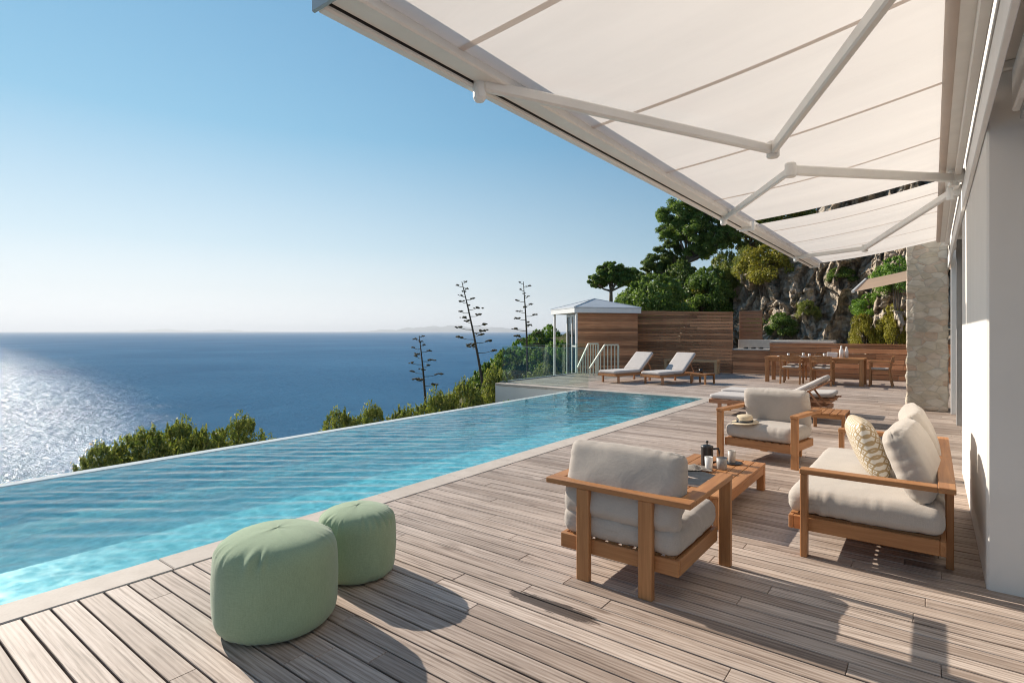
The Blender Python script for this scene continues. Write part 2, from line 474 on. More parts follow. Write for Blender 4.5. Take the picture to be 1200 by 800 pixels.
cg = T.n('ShaderNodeVectorMath', {0: vd, 1: tuple(SUN)}, operation='DOT_PRODUCT').outputs['Value']
c2 = T.math('MULTIPLY', cg, cg)
pol = T.math('DIVIDE', T.math('SUBTRACT', 1., c2), T.math('ADD', 1., c2))       # polarised share of the skylight
skyc = T.mix(1., skyc, T.ramp(pol, [(0., (1., 1., 1.)), (1., (.34, .50, .62))]), 'MULTIPLY')
den = T.n('ShaderNodeVectorMath', {0: skyc, 1: (.145, .143, .142), 2: (1., 1., 1.)}, operation='MULTIPLY_ADD').outputs[0]
skyc = T.n('ShaderNodeVectorMath', {0: skyc, 1: den}, operation='DIVIDE').outputs[0]           # soft shoulder towards the glare
bg = T.n('ShaderNodeBackground', {'Color': skyc, 'Strength': .122})

wo = T.n('ShaderNodeOutputWorld', {0: bg.outputs[0]})
sc.view_settings.view_transform = 'Standard'; sc.view_settings.look = 'None'
sc.view_settings.exposure = .90; sc.view_settings.gamma = 1
sc.render.engine = 'CYCLES'
cy = sc.cycles
cy.use_denoising = True
cy.filter_width = 1.1
cy.max_bounces = 10; cy.transparent_max_bounces = 16; cy.transmission_bounces = 8
cy.sample_clamp_indirect = 8

# ------------------------------------------------------------------ setting: sea, deck, pool
XW = .25                                    # house wall plane
PX0, PX1 = -7.25, -4.05                     # pool
PY0, PY1 = -3., 12.45
SEAB = .44
SEAG = .075
def sea():
    m, nt, out = new_mat('sea_water'); T = NT(nt)
    v = T.coord((1, 1, 1))
    n1 = T.noise(T.coord((1., 1., 1.)), .035, 10, .74, .3)
    n2 = T.noise(T.coord((.6, 1., 1.), (0, 0, 1.1)), .11, 8, .72)
    h = T.math('ADD', T.math('MULTIPLY', n1, 3.2), T.math('MULTIPLY', n2, 2.2))
    nrm = T.bump(h, SEAB, 1.0)
    big = T.noise(v, .004, 4, .6)
    c = T.ramp(big, [(.35, (.030, .140, .275)), (.65, (.050, .185, .335))])
    fr = T.math('MULTIPLY', T.n('ShaderNodeFresnel', {'IOR': 1.33, 'Normal': nrm}).outputs[0], SEAG)
    df = T.n('ShaderNodeBsdfDiffuse', {'Color': c, 'Normal': T.bump(h, 1., 2.2)})
    gl = T.n('ShaderNodeBsdfGlossy', {'Color': (.9, .94, 1, 1), 'Roughness': .13, 'Normal': nrm})
    mx = T.n('ShaderNodeMixShader', {0: fr, 1: df.outputs[0], 2: gl.outputs[0]})
    nt.links.new(mx.outputs[0], out.inputs[0])
    Z = -38.
    mb = MB()
    ring = [2., 60., 250., 1000., 4000., 16000., 60000.]
    seg = 64
    prev = None
    for r in ring:
        cur = [mb.bm.verts.new((r * math.cos(2 * PI * k / seg), r * math.sin(2 * PI * k / seg), 0)) for k in range(seg)]
        if prev:
            for k in range(seg): mb.bm.faces.new((prev[k], prev[(k + 1) % seg], cur[(k + 1) % seg], cur[k]))
        prev = cur
    o = mb.build('sea', m); o.location = (0, 0, Z)
    tag(o, 'deep blue sea with sun glitter stretching to the horizon', 'sea', kind='structure')
sea()

def deck():
    rng = random.Random(5)
    mb = MB()
    pitch, gap, th = .1205, .0095, .028
    def row(y, x0, x1):
        x = x0 - rng.uniform(0, 2.2)
        while x < x1:
            L = rng.choice((1.6, 2.0, 2.4, 2.9, 3.4)) * rng.uniform(.9, 1.1)
            a, b = max(x, x0), min(x + L, x1)
            if b - a > .12:
                mb_box(a + .0012, b - .0012, y + gap / 2, y + pitch - gap / 2, -th + rng.uniform(-.0012, .0012))
            x += L
    def mb_box(x0, x1, y0, y1, dz):
        c = .0025; z0 = dz; z1 = dz + th
        b = mb.bm
        lo = [b.verts.new(p) for p in ((x0, y0, z0), (x1, y0, z0), (x1, y1, z0), (x0, y1, z0))]
        md = [b.verts.new(p) for p in ((x0, y0, z1 - c), (x1, y0, z1 - c), (x1, y1, z1 - c), (x0, y1, z1 - c))]
        tp = [b.verts.new(p) for p in ((x0 + c, y0 + c, z1), (x1 - c, y0 + c, z1), (x1 - c, y1 - c, z1), (x0 + c, y1 - c, z1))]
        for i in range(4):
            j = (i + 1) % 4
            b.faces.new((lo[i], lo[j], md[j], md[i])); b.faces.new((md[i], md[j], tp[j], tp[i]))
        b.faces.new(tp)
    y = -2.5 + .0075
    while y < 21.5:
        yc = y + pitch
        if yc < 12.75: row(y, -3.8, 3.2)
        else: row(y, -10.05, 3.2)
        y += pitch
    o = mb.build('deck', M['deck'])
    tag(o, 'weathered greyed timber deck boards around the pool', 'deck', kind='structure')
    mb = MB()
    mb.box(-3.79, 3.2, -2.5, 12.75, -.5, -.045, 0); mb.box(-10.04, 3.2, 12.756, 22., -.5, -.045, 0)
    tag(mb.build('deck_base', M['deck_void']), 'dark void under the deck boards', 'deck base', kind='structure')
deck()

def pool():
    root = empty('swimming_pool', (PX1, PY0, 0), 0, 'long turquoise infinity pool with pale stone coping beside the deck', 'swimming pool')
    def L(o): o.location = (-PX1, -PY0, 0); return o
    # tiled basin
    m, nt, out = new_mat('aqua_pool_mosaic'); T = NT(nt)
    v = T.coord()
    e = T.n('ShaderNodeTexVoronoi', {'Vector': v, 'Scale': 20., 'Randomness': .0}, feature='F1')
    n1 = T.noise(v, 1.2, 5)
    c = T.ramp(n1, [(.3, (.21, .70, .80)), (.7, (.29, .80, .87))])
    cell = T.n('ShaderNodeSeparateColor', {0: e.outputs['Color']}).outputs[0]
    c = T.mix(1., c, T.ramp(cell, [(0, .9), (1, 1.08)]), 'MULTIPLY')
    principled(T, out, c, .4)
    D = DEPTH
    mb = MB()
    nx, ny = 2, 2
    x0, x1, y0, y1 = PX0 - .0, PX1, PY0, PY1
    zt = -.012
    mb.poly([(x0, y0, -D), (x1, y0, -D), (x1, y1, -D), (x0, y1, -D)])
    mb.poly([(x0, y0, zt - .02), (x0, y1, zt - .02), (x0, y1, -D), (x0, y0, -D)])
    mb.poly([(x1, y0, zt), (x1, y0, -D), (x1, y1, -D), (x1, y1, zt)])
    mb.poly([(x0, y1, zt), (x1, y1, zt), (x1, y1, -D), (x0, y1, -D)])
    mb.poly([(x0, y0, zt), (x0, y0, -D), (x1, y0, -D), (x1, y0, zt)])
    bmesh.ops.recalc_face_normals(mb.bm, faces=mb.bm.faces[:])
    bmesh.ops.reverse_faces(mb.bm, faces=mb.bm.faces[:])
    me = bpy.data.meshes.new('basin'); mb.bm.to_mesh(me); mb.bm.free()
    basin = L(link('basin', me, m, root))
    # coping slabs
    rng = random.Random(2)
    mb = MB(); y = PY0
    while y < PY1 - .01:
        y2 = min(y + .9, PY1)
        mb.box(PX1 - .012, -3.802, y + .002, y2 - .002, -.06, .006, .006); y = y2
    x = -10.05
    while x < -3.81:
        x2 = min(x + .9, -3.802)
        mb.box(x + .002, x2 - .002, PY1 - .012, PY1 + .296, -.06, .006, .006); x = x2
    L(mb.build('coping', M['stone_coping'], root))
    # overflow edge: wall that the water spills over
    mb = MB()
    mb.box(PX0 - .17, PX0 - .001, PY0, PY1 - .014, -1.8, -.019, .012)
    L(mb.build('overflow_edge', simple('wet_white_stone', (.66, .66, .62), .12, .08, 8.), root))
    mb = MB()
    mb.box(-10.05, PX0 - .19, PY1 + .002, PY1 + .28, -2.2, -.062, .004)
    mb.box(PX0 - .19, -3.9, PY1 + .004, PY1 + .28, -2.2, -.062, .004)
    L(mb.build('retaining_wall', M['plaster'], root))
    return basin
DEPTH = .55
basin = pool()

def water():
    m, nt, out = new_mat('pool_water'); T = NT(nt)
    v = T.coord()
    wv = T.n('ShaderNodeTexNoise', {'Vector': v, 'Scale': 3.5, 'Detail': 2, 'Roughness': .5}).outputs['Color']
    v2 = T.n('ShaderNodeVectorMath', {0: v, 1: T.n('ShaderNodeVectorMath', {0: wv, 3: .20}, operation='SCALE').outputs[0]}, operation='ADD').outputs[0]
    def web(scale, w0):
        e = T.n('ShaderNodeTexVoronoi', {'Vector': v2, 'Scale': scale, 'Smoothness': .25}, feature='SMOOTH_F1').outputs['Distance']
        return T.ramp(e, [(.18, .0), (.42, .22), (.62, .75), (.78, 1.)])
    # caustic net of light painted into the transmission colour as a fixed cell pattern
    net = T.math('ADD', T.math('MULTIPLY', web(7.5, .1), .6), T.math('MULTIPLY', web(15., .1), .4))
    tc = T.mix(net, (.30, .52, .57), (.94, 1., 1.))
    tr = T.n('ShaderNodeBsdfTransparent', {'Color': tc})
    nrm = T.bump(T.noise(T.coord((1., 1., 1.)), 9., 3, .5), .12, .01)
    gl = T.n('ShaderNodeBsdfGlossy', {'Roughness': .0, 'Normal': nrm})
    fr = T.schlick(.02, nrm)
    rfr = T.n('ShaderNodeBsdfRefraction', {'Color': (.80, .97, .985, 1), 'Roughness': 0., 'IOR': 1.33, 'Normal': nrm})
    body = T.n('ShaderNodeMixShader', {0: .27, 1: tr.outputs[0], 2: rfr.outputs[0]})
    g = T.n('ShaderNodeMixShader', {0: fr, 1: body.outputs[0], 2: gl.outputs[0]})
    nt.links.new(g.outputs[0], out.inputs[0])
    # real waves: long low swell along the pool plus crossing ripples
    nx, ny = 230, 1050
    xs = np.linspace(PX0 - .001, PX1 - .002, nx); ys = np.linspace(PY0, PY1 - .002, ny)
    X, Y = np.meshgrid(xs, ys, indexing='ij')
    rng = np.random.RandomState(4)
    Z = np.zeros_like(X)
    for i in range(54):
        wl = math.exp(rng.uniform(math.log(.11), math.log(.42)))
        a = rng.normal(R(127), R(7)) if i % 5 else rng.uniform(0, 2 * PI)
        kx, ky = math.cos(a) * 2 * PI / wl, math.sin(a) * 2 * PI / wl
        Z += WAVE * wl ** 1.05 * np.sin(kx * X + ky * Y + rng.uniform(0, 2 * PI))
    for (cx, cy_, wl, am) in ((-3.2, 8.5, .24, .0009), (-3.2, 8.5, .31, .0009), (-9.5, 16., .21, .0007)):
        dd = np.sqrt((X - cx) ** 2 + (Y - cy_) ** 2)
        Z += am * np.sin(2 * PI * dd / wl + .8 * np.sin(dd * .9)) * np.exp(-dd / 9.)
    fade = np.clip((X - PX0) / .25, 0, 1)
    Z = Z * (.15 + .85 * fade) - .024
    co = np.stack([X, Y, Z], -1).reshape(-1, 3)
    idx = np.arange(nx * ny).reshape(nx, ny)
    f = np.stack([idx[:-1, :-1], idx[1:, :-1], idx[1:, 1:], idx[:-1, 1:]], -1).reshape(-1, 4)
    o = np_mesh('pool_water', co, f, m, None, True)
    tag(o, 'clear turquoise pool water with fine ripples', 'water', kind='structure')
    return o
WAVE = .0017
pw = water()
#__PART2__

# ------------------------------------------------------------------ house and stone pillar
def house():
    h = empty('house', (XW, 4.24, 0), 0, 'cream plastered house with a deep soffit along the right side of the deck', 'house')
    def L(o): o.location = (-XW, -4.24, 0); return o
    L(MB().box(XW, 3.2, 4.24, 7.63, -.02, 3.03, .012).build('wall', M['plaster'], h))
    L(MB().box(XW, 6., -4., 15., 3.032, 4.6, .02).build('upper_wall', M['plaster'], h))
    L(MB().box(XW - .03, XW - .002, -4., 12.9, 2.66, 2.85, .004).build('wall_trim', M['white'], h))
    L(MB().box(XW + .02, 1.6, 4.19, 4.236, 2.985, 3.03, .004).build('trim', M['plaster'], h))
    # sliding door recess beyond the pier
    L(MB().box(1.0, 1.1, 7.64, 13.6, -.02, 3.03, 0).build('recess_wall', M['plaster'], h))
    f = MB()
    for y in (7.66, 8.9, 10.15, 11.4, 12.7): f.box(.50, .57, y, y + .07, 0, 2.95, .004)
    f.box(.50, .57, 7.74, 12.69, 2.88, 2.95, .004); f.box(.50, .57, 7.74, 12.69, 0.002, .05, .004)
    fr = L(f.build('door_frame', M['white'], h))
    L(MB().box(.53, .54, 7.74, 12.69, .06, 2.87, 0).build('door_glass', M['window'], h))
    L(MB().box(.262, .345, 12.78, 12.86, 0, 2.96, .004).build('door_post', M['white'], h))
    L(MB().box(.30, .37, 11.3, 11.45, 0, 2.96, .004).build('shutter_guide', M['alu_grey'], h))
    # roller housing over the opening next to the camera
    L(MB().box(.35, .75, -2.5, 4.13, 2.715, 2.95, .008).build('roller_housing', M['white'], h))
    L(MB().box(.38, .73, 3.9, 4.1, 2.66, 2.714, .004).build('housing_bracket', M['alu_grey'], h))
house()

def pillar():
    bm = bmesh.new()
    bmesh.ops.create_cube(bm, size=1.)
    bmesh.ops.subdivide_edges(bm, edges=bm.edges[:], cuts=40, use_grid_fill=True)
    for v in bm.verts:
        v.co = Vector((v.co.x * .62, v.co.y * .8, (v.co.z + .5) * 3.3))
    bm.normal_update()
    for v in bm.verts:
        q = Vector((v.co.x * 3, v.co.y * 3, v.co.z * 4.2))
        d = .028 * noise.noise(q) + .02 * noise.noise(q * 2.6) + .018 * abs(noise.noise(q * 1.3))
        if v.co.z > 0.01: v.co += v.normal * d
    me = bpy.data.meshes.new('stone_pillar'); bm.to_mesh(me); bm.free()
    o = link('stone_pillar', me, M['rubble'], None, True)
    o.location = (-.085, 13.42, 0)
    tag(o, 'rough rubble stone pillar at the far end of the house', 'pillar')
pillar()

# ------------------------------------------------------------------ awnings
AX, AZ = -1.75, 2.72     # front bar
BX, BZ = .115, 3.0       # fabric roller
def awning(y0, y1, arms, label, cap=True):
    a = empty('retractable_awning', (XW, (y0 + y1) / 2, 3.05), 0, label, 'awning', 'cream awnings over the deck')
    off = Vector((-XW, -(y0 + y1) / 2, -3.05))
    def L(o): o.location = off; return o
    # canvas: sagging sheet with thickness
    nx, ny = 30, 90
    bm = bmesh.new()
    g = []
    for i in range(nx + 1):
        t = i / nx
        row = []
        for j in range(ny + 1):
            s = j / ny
            y = y0 + .05 + (y1 - y0 - .1) * s
            x = AX + .05 + (BX - AX - .05) * t
            z = AZ + .035 + (BZ - AZ - .02) * t - .035 * math.sin(PI * t) * (1 + .25 * math.sin(s * 9 + 1)) \
                + .008 * noise.noise(Vector((x * .9, y * 2.2, 3.)))
            row.append(bm.verts.new((x, y, z)))
        g.append(row)
    for i in range(nx):
        for j in range(ny): bm.faces.new((g[i][j], g[i + 1][j], g[i + 1][j + 1], g[i][j + 1]))
    me = bpy.data.meshes.new('canvas'); bm.to_mesh(me); bm.free()
    L(link('canvas', me, M['awning'], a, True))
    # doubled seams between the canvas widths, one mesh per seam
    y = y0 + .62
    while y < y1 - .2:
        bm = bmesh.new(); pr = None
        for i in range(nx + 1):
            t = i / nx; s = (y - y0) / (y1 - y0)
            x = AX + .05 + (BX - AX - .05) * t
            pair = []
            for dy in (-.019, .019):
                z = AZ + .035 + (BZ - AZ - .02) * t - .035 * math.sin(PI * t) * (1 + .25 * math.sin(s * 9 + 1)) \
                    + .008 * noise.noise(Vector((x * .9, y * 2.2, 3.))) - .004
                pair.append(bm.verts.new((x, y + dy, z)))
            if pr: bm.faces.new((pr[0], pair[0], pair[1], pr[1]))
            pr = pair
        me = bpy.data.meshes.new('seam'); bm.to_mesh(me); bm.free()
        L(link('seam', me, M['seam'], a, True))
        y += 1.2
    # front bar: profiled rail with a slot and a lower drip lip
    f = MB()
    f.box(AX - .035, AX + .075, y0, y1, AZ - .005, AZ + .085, .008)
    f.box(AX - .085, AX - .037, y0, y1, AZ - .03, AZ + .075, .008)
    L(f.build('front_bar', M['alu'], a))
    L(MB().box(AX - .0365, AX - .0355, y0 + .01, y1 - .01, AZ - .012, AZ + .05, 0).build('bar_slot', M['rubber'], a))
    for yy in (y0 - .018, y1 + .002):
        L(MB().box(AX - .09, AX + .08, yy, yy + .016, AZ - .035, AZ + .09, .004).build('end_cap', M['alu_grey'] if yy < 3 else M['alu'], a))
    # cassette on the wall
    c = MB()
    c.box(BX - .03, BX + .10, y0, y1, BZ - .03, BZ + .14, .015)
    L(c.build('cassette', M['alu'], a))
    L(MB().tube([(BX - .035, y0 + .03, BZ + .0), (BX - .035, y1 - .03, BZ + .0)], .035, 12).build('fabric_roller', M['seam'], a, True))
    L(MB().box(BX + .045, BX + .095, y0, y1, BZ - .085, BZ - .032, .006).build('support_rail', M['alu'], a))
    # folding arms: shoulder, two links, elbow
    for (sh, el, fr) in arms:
        S = Vector((.15, sh, BZ - .10)); E_ = Vector(el); F = Vector((AX + .0, fr, AZ - .02))
        am = MB(); am.bar(S, E_, .045, .075, .01)
        arm = L(am.build('arm', M['alu'], a))
        am = MB(); am.bar(E_, F, .04, .062, .01)
        fa = L(am.build('forearm', M['alu'], a))
        el_ = MB(); el_.lathe([(.034, -.055), (.042, -.045), (.042, .045), (.034, .055)], E_, 16)
        eo = el_.build('elbow', M['alu'], arm)
        jo = MB(); jo.bar(S + Vector((.09, 0, .02)), S, .09, .11, .012); jo.lathe([(.04, -.075), (.04, .075)], S, 14)
        jo.build('shoulder_bracket', M['alu'], arm)
        kn = MB(); kn.lathe([(.022, -.075), (.032, -.06), (.032, .02), (.02, .03)], F + Vector((-.02, 0, 0)), 14)
        kn.build('bar_joint', M['white'], fa)
    return a
awning(1.21, 6.80, [((2.15), (-.87, 4.10, 2.74), 2.07), ((6.48), (-.88, 4.74, 2.75), 6.05)], 'near wide cream canvas awning with two folding arms over the sofa')
awning(6.93, 11.66, [((7.15), (-.80, 9.7, 2.73), 9.95)], 'far narrower cream canvas awning ending beside the stone pillar')

# ------------------------------------------------------------------ seating group
def post_frame(parent, W, D, front_out, back_in, jointless=True):
    """flat-armed teak frame; local front is +Y, width along X"""
    hw, hd = W / 2, D / 2
    aw, t, z1 = .085, .034, .585
    MB().box(-hw, hw, -hd, -hd + aw, z1 - t, z1).build('back_rail', M['teak_x'], parent)
    for s in (-1, 1):
        MB().box(min(s * hw, s * (hw - aw)), max(s * hw, s * (hw - aw)), -hd + aw + .0012, hd, z1 - t, z1).build('armrest', M['teak_y'], parent)
        x0, x1 = sorted((s * (hw - .004), s * (hw - .078)))
        MB().box(x0, x1, hd - .045, hd - .004, 0, z1 - t - .0008).build('leg', M['teak_z'], parent)
        xb = s * (hw - back_in)
        MB().box(xb - .042, xb + .042, -hd + .003, -hd + .043, 0, z1 - t - .0008).build('leg', M['teak_z'], parent)
    fx, fy0, fy1 = hw - .082, -hd + .045, hd - .05 + front_out
    for (a, b) in ((fy0, fy0 + .03), (fy1 - .03, fy1)):
        MB().box(-fx, fx, a, b, .155, .245).build('seat_rail', M['teak_x'], parent)
    for (a, b) in ((-fx, -fx + .03), (fx - .03, fx)):
        MB().box(a, b, fy0 + .0305, fy1 - .0305, .155, .245).build('side_rail', M['teak_y'], parent)
    s_ = MB(); n = max(7, int((W - .2) / .09)); 
    x = -fx + .05
    while x < fx - .06:
        s_.box(x, x + .055, fy0 + .03, fy1 - .004, .232, .252, .002); x += .088
    s_.build('seat_slats', M['teak_y'], parent)
    return fx, fy0, fy1

def armchair(loc, rz, label, seed):
    r = empty('armchair', loc, rz, label, 'armchair', 'teak armchairs with linen cushions')
    fx, fy0, fy1 = post_frame(r, .92, .78, .0, .26)
    cushion('seat_cushion', 2 * fx - .005, fy1 - fy0 + .01, .155, M['linen'], r, (0, (fy0 + fy1) / 2 + .005, .335), (R(1.), 0, 0), 5.5, .012, .010, seed, 36)
    cushion('back_cushion', 2 * fx - .03, .435, .15, M['linen'], r, (0, -.235, .585), (R(73), 0, 0), 4.6, .020, .013, seed + 1, 36, pinch=.35)
    return r
armchair((-1.48, 3.30, 0), 0, 'teak armchair seen from behind in front of the low coffee table', 1)
armchair((-1.545, 7.06, 0), PI - R(9), 'teak armchair facing the camera with a straw hat on its seat', 5)

def sofa():
    r = empty('sofa', (-.30, 5.10, 0), PI / 2, 'two seat teak sofa with pale linen cushions standing along the plaster wall', 'sofa')
    fx, fy0, fy1 = post_frame(r, 1.99, .82, .13, .38)
    cushion('seat_cushion', 2 * fx - .01, fy1 - fy0 + .01, .16, M['linen_light'], r, (0, (fy0 + fy1) / 2 + .01, .338), (0, 0, 0), 5.5, .012, .010, 9, 48)
    cushion('back_cushion', .80, .455, .15, M['linen_light'], r, (-.42, -.20, .64), (R(67), 0, R(-4)), 5., .030, .013, 10, 36, pinch=.5)
    cushion('back_cushion', .84, .455, .15, M['linen_light'], r, (.45, -.22, .645), (R(72), 0, R(2)), 5., .030, .013, 11, 36, pinch=.5)
sofa()

def ikat():
    m, nt, out = new_mat('ochre_lattice_print'); T = NT(nt)
    v = T.coord((1, 1, 1))
    wob = T.noise(v, 14., 3)
    s = T.n('ShaderNodeSeparateXYZ', {0: v})
    k = 24.
    x = T.math('ADD', T.math('MULTIPLY', s.outputs[0], k), T.math('MULTIPLY', wob, .35))
    y = T.math('ADD', T.math('MULTIPLY', s.outputs[1], k * .8), T.math('MULTIPLY', wob, .35))
    fx = T.math('ABSOLUTE', T.math('SUBTRACT', T.math('FRACT', x), .5))
    fy = T.math('ABSOLUTE', T.math('SUBTRACT', T.math('FRACT', y), .5))
    d = T.math('ADD', fx, fy)
    line = T.ramp(d, [(.0, 0.), (.12, 0.), (.17, 1.), (.30, 1.), (.36, 0.), (.62, 0.), (.68, 1.), (.85, 1.)])
    c = T.mix(line, (.40, .30, .175), (.68, .64, .57))
    principled(T, out, c, .9, T.bump(T.noise(v, 160, 2), .3, .002), spec=.1)
    return m
o = cushion('patterned_pillow', .50, .42, .13, ikat(), None, (-.40, 5.02, .625), (R(68), 0, PI / 2 + R(14)), 5.5, .03, .004, 21, 30, pinch=.65)
tag(o, 'ochre and white lattice print pillow leaning on the sofa cushions', 'pillow')

def hat(loc):
    h = empty('straw_hat', loc, 0, 'flat straw boater hat with black band on the armchair seat', 'hat')
    MB().lathe([(.0, .0), (.148, .0), (.150, .003), (.148, .007), (.092, .008)], seg=40, cap=False).build('brim', M['straw'], h, True)
    MB().lathe([(.090, .0085), (.086, .075), (.080, .082), (.0, .085)], seg=40, cap=False).build('crown', M['straw'], h, True)
    MB().lathe([(.0922, .0095), (.0912, .033), (.0885, .033)], seg=40, cap=False).build('hat_band', M['black'], h, True)
    h.rotation_euler = (R(4), R(-3), 0)
hat((-1.745, 6.80, .437))

def coffee_table():
    r = empty('coffee_table', (-1.605, 4.965, 0), 0, 'low teak coffee table between the armchairs', 'coffee table')
    W, D, H = .69, 1.37, .25
    t = MB(); x = -W / 2 + .0
    n = 7; pw = (W - .0) / n
    for i in range(n): t.box(-W / 2 + i * pw + .003, -W / 2 + (i + 1) * pw - .003, -D / 2, D / 2, H - .022, H, .003)
    t.build('table_top', M['teak_y'], r)
    for s in (-1, 1):
        MB().box(min(s * W / 2 - s * .005, s * W / 2 - s * .035), max(s * W / 2 - s * .005, s * W / 2 - s * .035), -D / 2 + .072, D / 2 - .072, .155, H - .0225).build('apron', M['teak_y'], r)
        MB().box(-W / 2 + .037, W / 2 - .037, s * (D / 2 - .03) - .014, s * (D / 2 - .03) + .014, .155, H - .0225).build('apron', M['teak_x'], r)
        for q in (-1, 1):
            x0, x1 = sorted((s * (W / 2 - .004), s * (W / 2 - .07))); y0, y1 = sorted((q * (D / 2 - .004), q * (D / 2 - .07)))
            MB().box(x0, x1, y0, y1, 0, H - .0228).build('leg', M['teak_z'], r)
coffee_table()

TZ = .2505
def press(loc):
    p = empty('coffee_press', loc, R(25), 'black coffee press with lid and handle on the coffee table', 'coffee press')
    MB().lathe([(.052, 0), (.054, .004), (.054, .17), (.056, .175), (.056, .185), (.03, .195), (.0, .198)], seg=28, cap=False).build('jug', M['black'], p, True)
    MB().tube([(.054, 0, .16), (.10, 0, .165), (.108, 0, .14), (.105, 0, .05), (.054, 0, .035)], .009, 10).build('handle', M['black'], p, True)
    MB().lathe([(.006, .195), (.006, .215), (.013, .218), (.013, .232), (.0, .236)], seg=16, cap=False).build('plunger_knob', M['black'], p, True)
def cup(loc, r0, r1, h, mat, label):
    o = MB().lathe([(r0 * .9, 0), (r0, .004), (r1, h), (r1 - .004, h), (r0 - .004, .012), (0, .010)], seg=28, cap=False).build('tumbler', mat, None, True)
    o.location = loc
    tag(o, label, 'cup', 'cups on the coffee table')
def book(loc, rz, w, d, h, label, white=True):
    b = empty('magazine', loc, rz, label, 'magazine', 'magazines on the coffee table')
    MB().box(-w / 2 + .002, w / 2 - .002, -d / 2 + .002, d / 2 - .002, 0, h - .0016, .001).build('pages', M['paper'], b)
    MB().box(-w / 2, w / 2, -d / 2, d / 2, h - .0014, h, .0004).build('cover', M['cover'], b)
press((-1.67, 5.20, TZ))
cup((-1.60, 5.03, TZ), .030, .036, .125, M['ceramic'], 'slim off white tumbler standing in front of the black press')
cup((-1.525, 5.16, TZ), .043, .048, .105, M['stoneware'], 'speckled grey stoneware tumbler between two paler cups')
cup((-1.515, 5.44, TZ + .012), .033, .036, .11, M['taupe'], 'taupe tumbler standing on a black saucer')
o = MB().lathe([(.0, 0), (.075, .0), (.088, .010), (.085, .012), (.0, .0105)], seg=32, cap=False).build('saucer', M['black'], None, True)
o.location = (-1.505, 5.44, TZ); tag(o, 'flat black saucer under the taupe tumbler', 'saucer')
book((-1.60, 4.53, TZ), R(12), .26, .20, .016, 'thick black covered magazine lying nearest the armchair back')
book((-1.615, 4.80, TZ), R(-20), .30, .22, .012, 'dark covered magazine with white page edges beside the cups')
def napkin():
    bm = bmesh.new(); n = 26; g = []
    for i in range(n + 1):
        row = []
        for j in range(n + 1):
            x, y = (i / n - .5) * .26, (j / n - .5) * .19
            z = .010 + .020 * abs(noise.noise(Vector((x * 14, y * 14, 2.)))) + .035 * math.exp(-((x + .02) ** 2 + y * y) / .004)
            row.append(bm.verts.new((x + .02 * noise.noise(Vector((y * 9, x * 3, 1.))), y + .02 * noise.noise(Vector((x * 9, 5., y))), z)))
        g.append(row)
    for i in range(n):
        for j in range(n): bm.faces.new((g[i][j], g[i + 1][j], g[i + 1][j + 1], g[i][j + 1]))
    r = bmesh.ops.solidify(bm, geom=bm.faces[:], thickness=.003)
    me = bpy.data.meshes.new('napkin'); bm.to_mesh(me); bm.free()
    o = link('napkin', me, M['linen_light'], None, True); o.location = (-1.70, 4.98, TZ + .004); o.rotation_euler = (0, 0, R(35))
    tag(o, 'crumpled pale cloth napkin beside the dark magazine', 'napkin')
napkin()

# ------------------------------------------------------------------ poufs
def pouf(loc, r, h, label, seed, rz=0):
    bm = bmesh.new(); seg, rows = 160, 70
    prof = []
    for i in range(rows + 1):
        t = i / rows * PI - PI / 2
        c, s_ = max(math.cos(t), 0), math.sin(t)
        q = (c ** 6.5 + abs(s_) ** 6.5) ** (-1 / 6.5)
        prof.append((c * q, s_ * q))
    rs = Vector((seed * 5.1, seed * 2.3, 0))
    rings = []
    for (pr, pz) in prof:
        ring = []
        for j in range(seg):
            a = 2 * PI * j / seg
            rim = math.exp(-((pz - .88) / .2) ** 2) + .6 * math.exp(-((pz + .88) / .12) ** 2)
            rim *= min(1, max(0, (pr - .55) / .35)) ** 2
            fold = noise.noise(Vector((math.cos(a) * 9, math.sin(a) * 9, pz * 1.1)) + rs) + .6 * noise.noise(Vector((math.cos(a) * 20, math.sin(a) * 20, pz * 1.6)) + rs)
            gate = max(0, noise.noise(Vector((math.cos(a) * 1.5, math.sin(a) * 1.5, 7.)) + rs) + .5)
            soft = noise.noise(Vector((math.cos(a) * 1.6, math.sin(a) * 1.6, pz * 1.5)) + rs)
            rr = r * pr * (1 + .035 * (1 - pz * pz) - .03 + .02 * soft) + (0.023 * fold * rim * gate) * min(1, pr * 3)
            z = h / 2 + pz * h / 2 * .93
            if pz > 0: z += .085 * h * max(0, 1 - pr * pr) + .006 * soft * (1 - pr)
            if pz > .3: z += .006 * fold * rim * gate
            ring.append(bm.verts.new((rr * math.cos(a), rr * math.sin(a), max(z - h * .035, 0))))
        rings.append(ring)
    for i in range(rows):
        for j in range(seg):
            bm.faces.new((rings[i][j], rings[i][(j + 1) % seg], rings[i + 1][(j + 1) % seg], rings[i + 1][j]))
    bmesh.ops.remove_doubles(bm, verts=bm.verts[:], dist=.0004)
    bmesh.ops.recalc_face_normals(bm, faces=bm.faces[:])
    me = bpy.data.meshes.new('pouf'); bm.to_mesh(me); bm.free()
    o = link('pouf', me, M['pouf'], None, True); o.location = loc; o.rotation_euler = (0, 0, rz)
    tag(o, label, 'pouf', 'sage green outdoor poufs')
pouf((-2.710, 1.555, 0), .302, .475, 'larger wider sage green pouf at the front', 1, R(20))
pouf((-2.85, 2.165, 0), .236, .415, 'smaller sage green pouf half hidden behind the bigger one', 2, R(70))

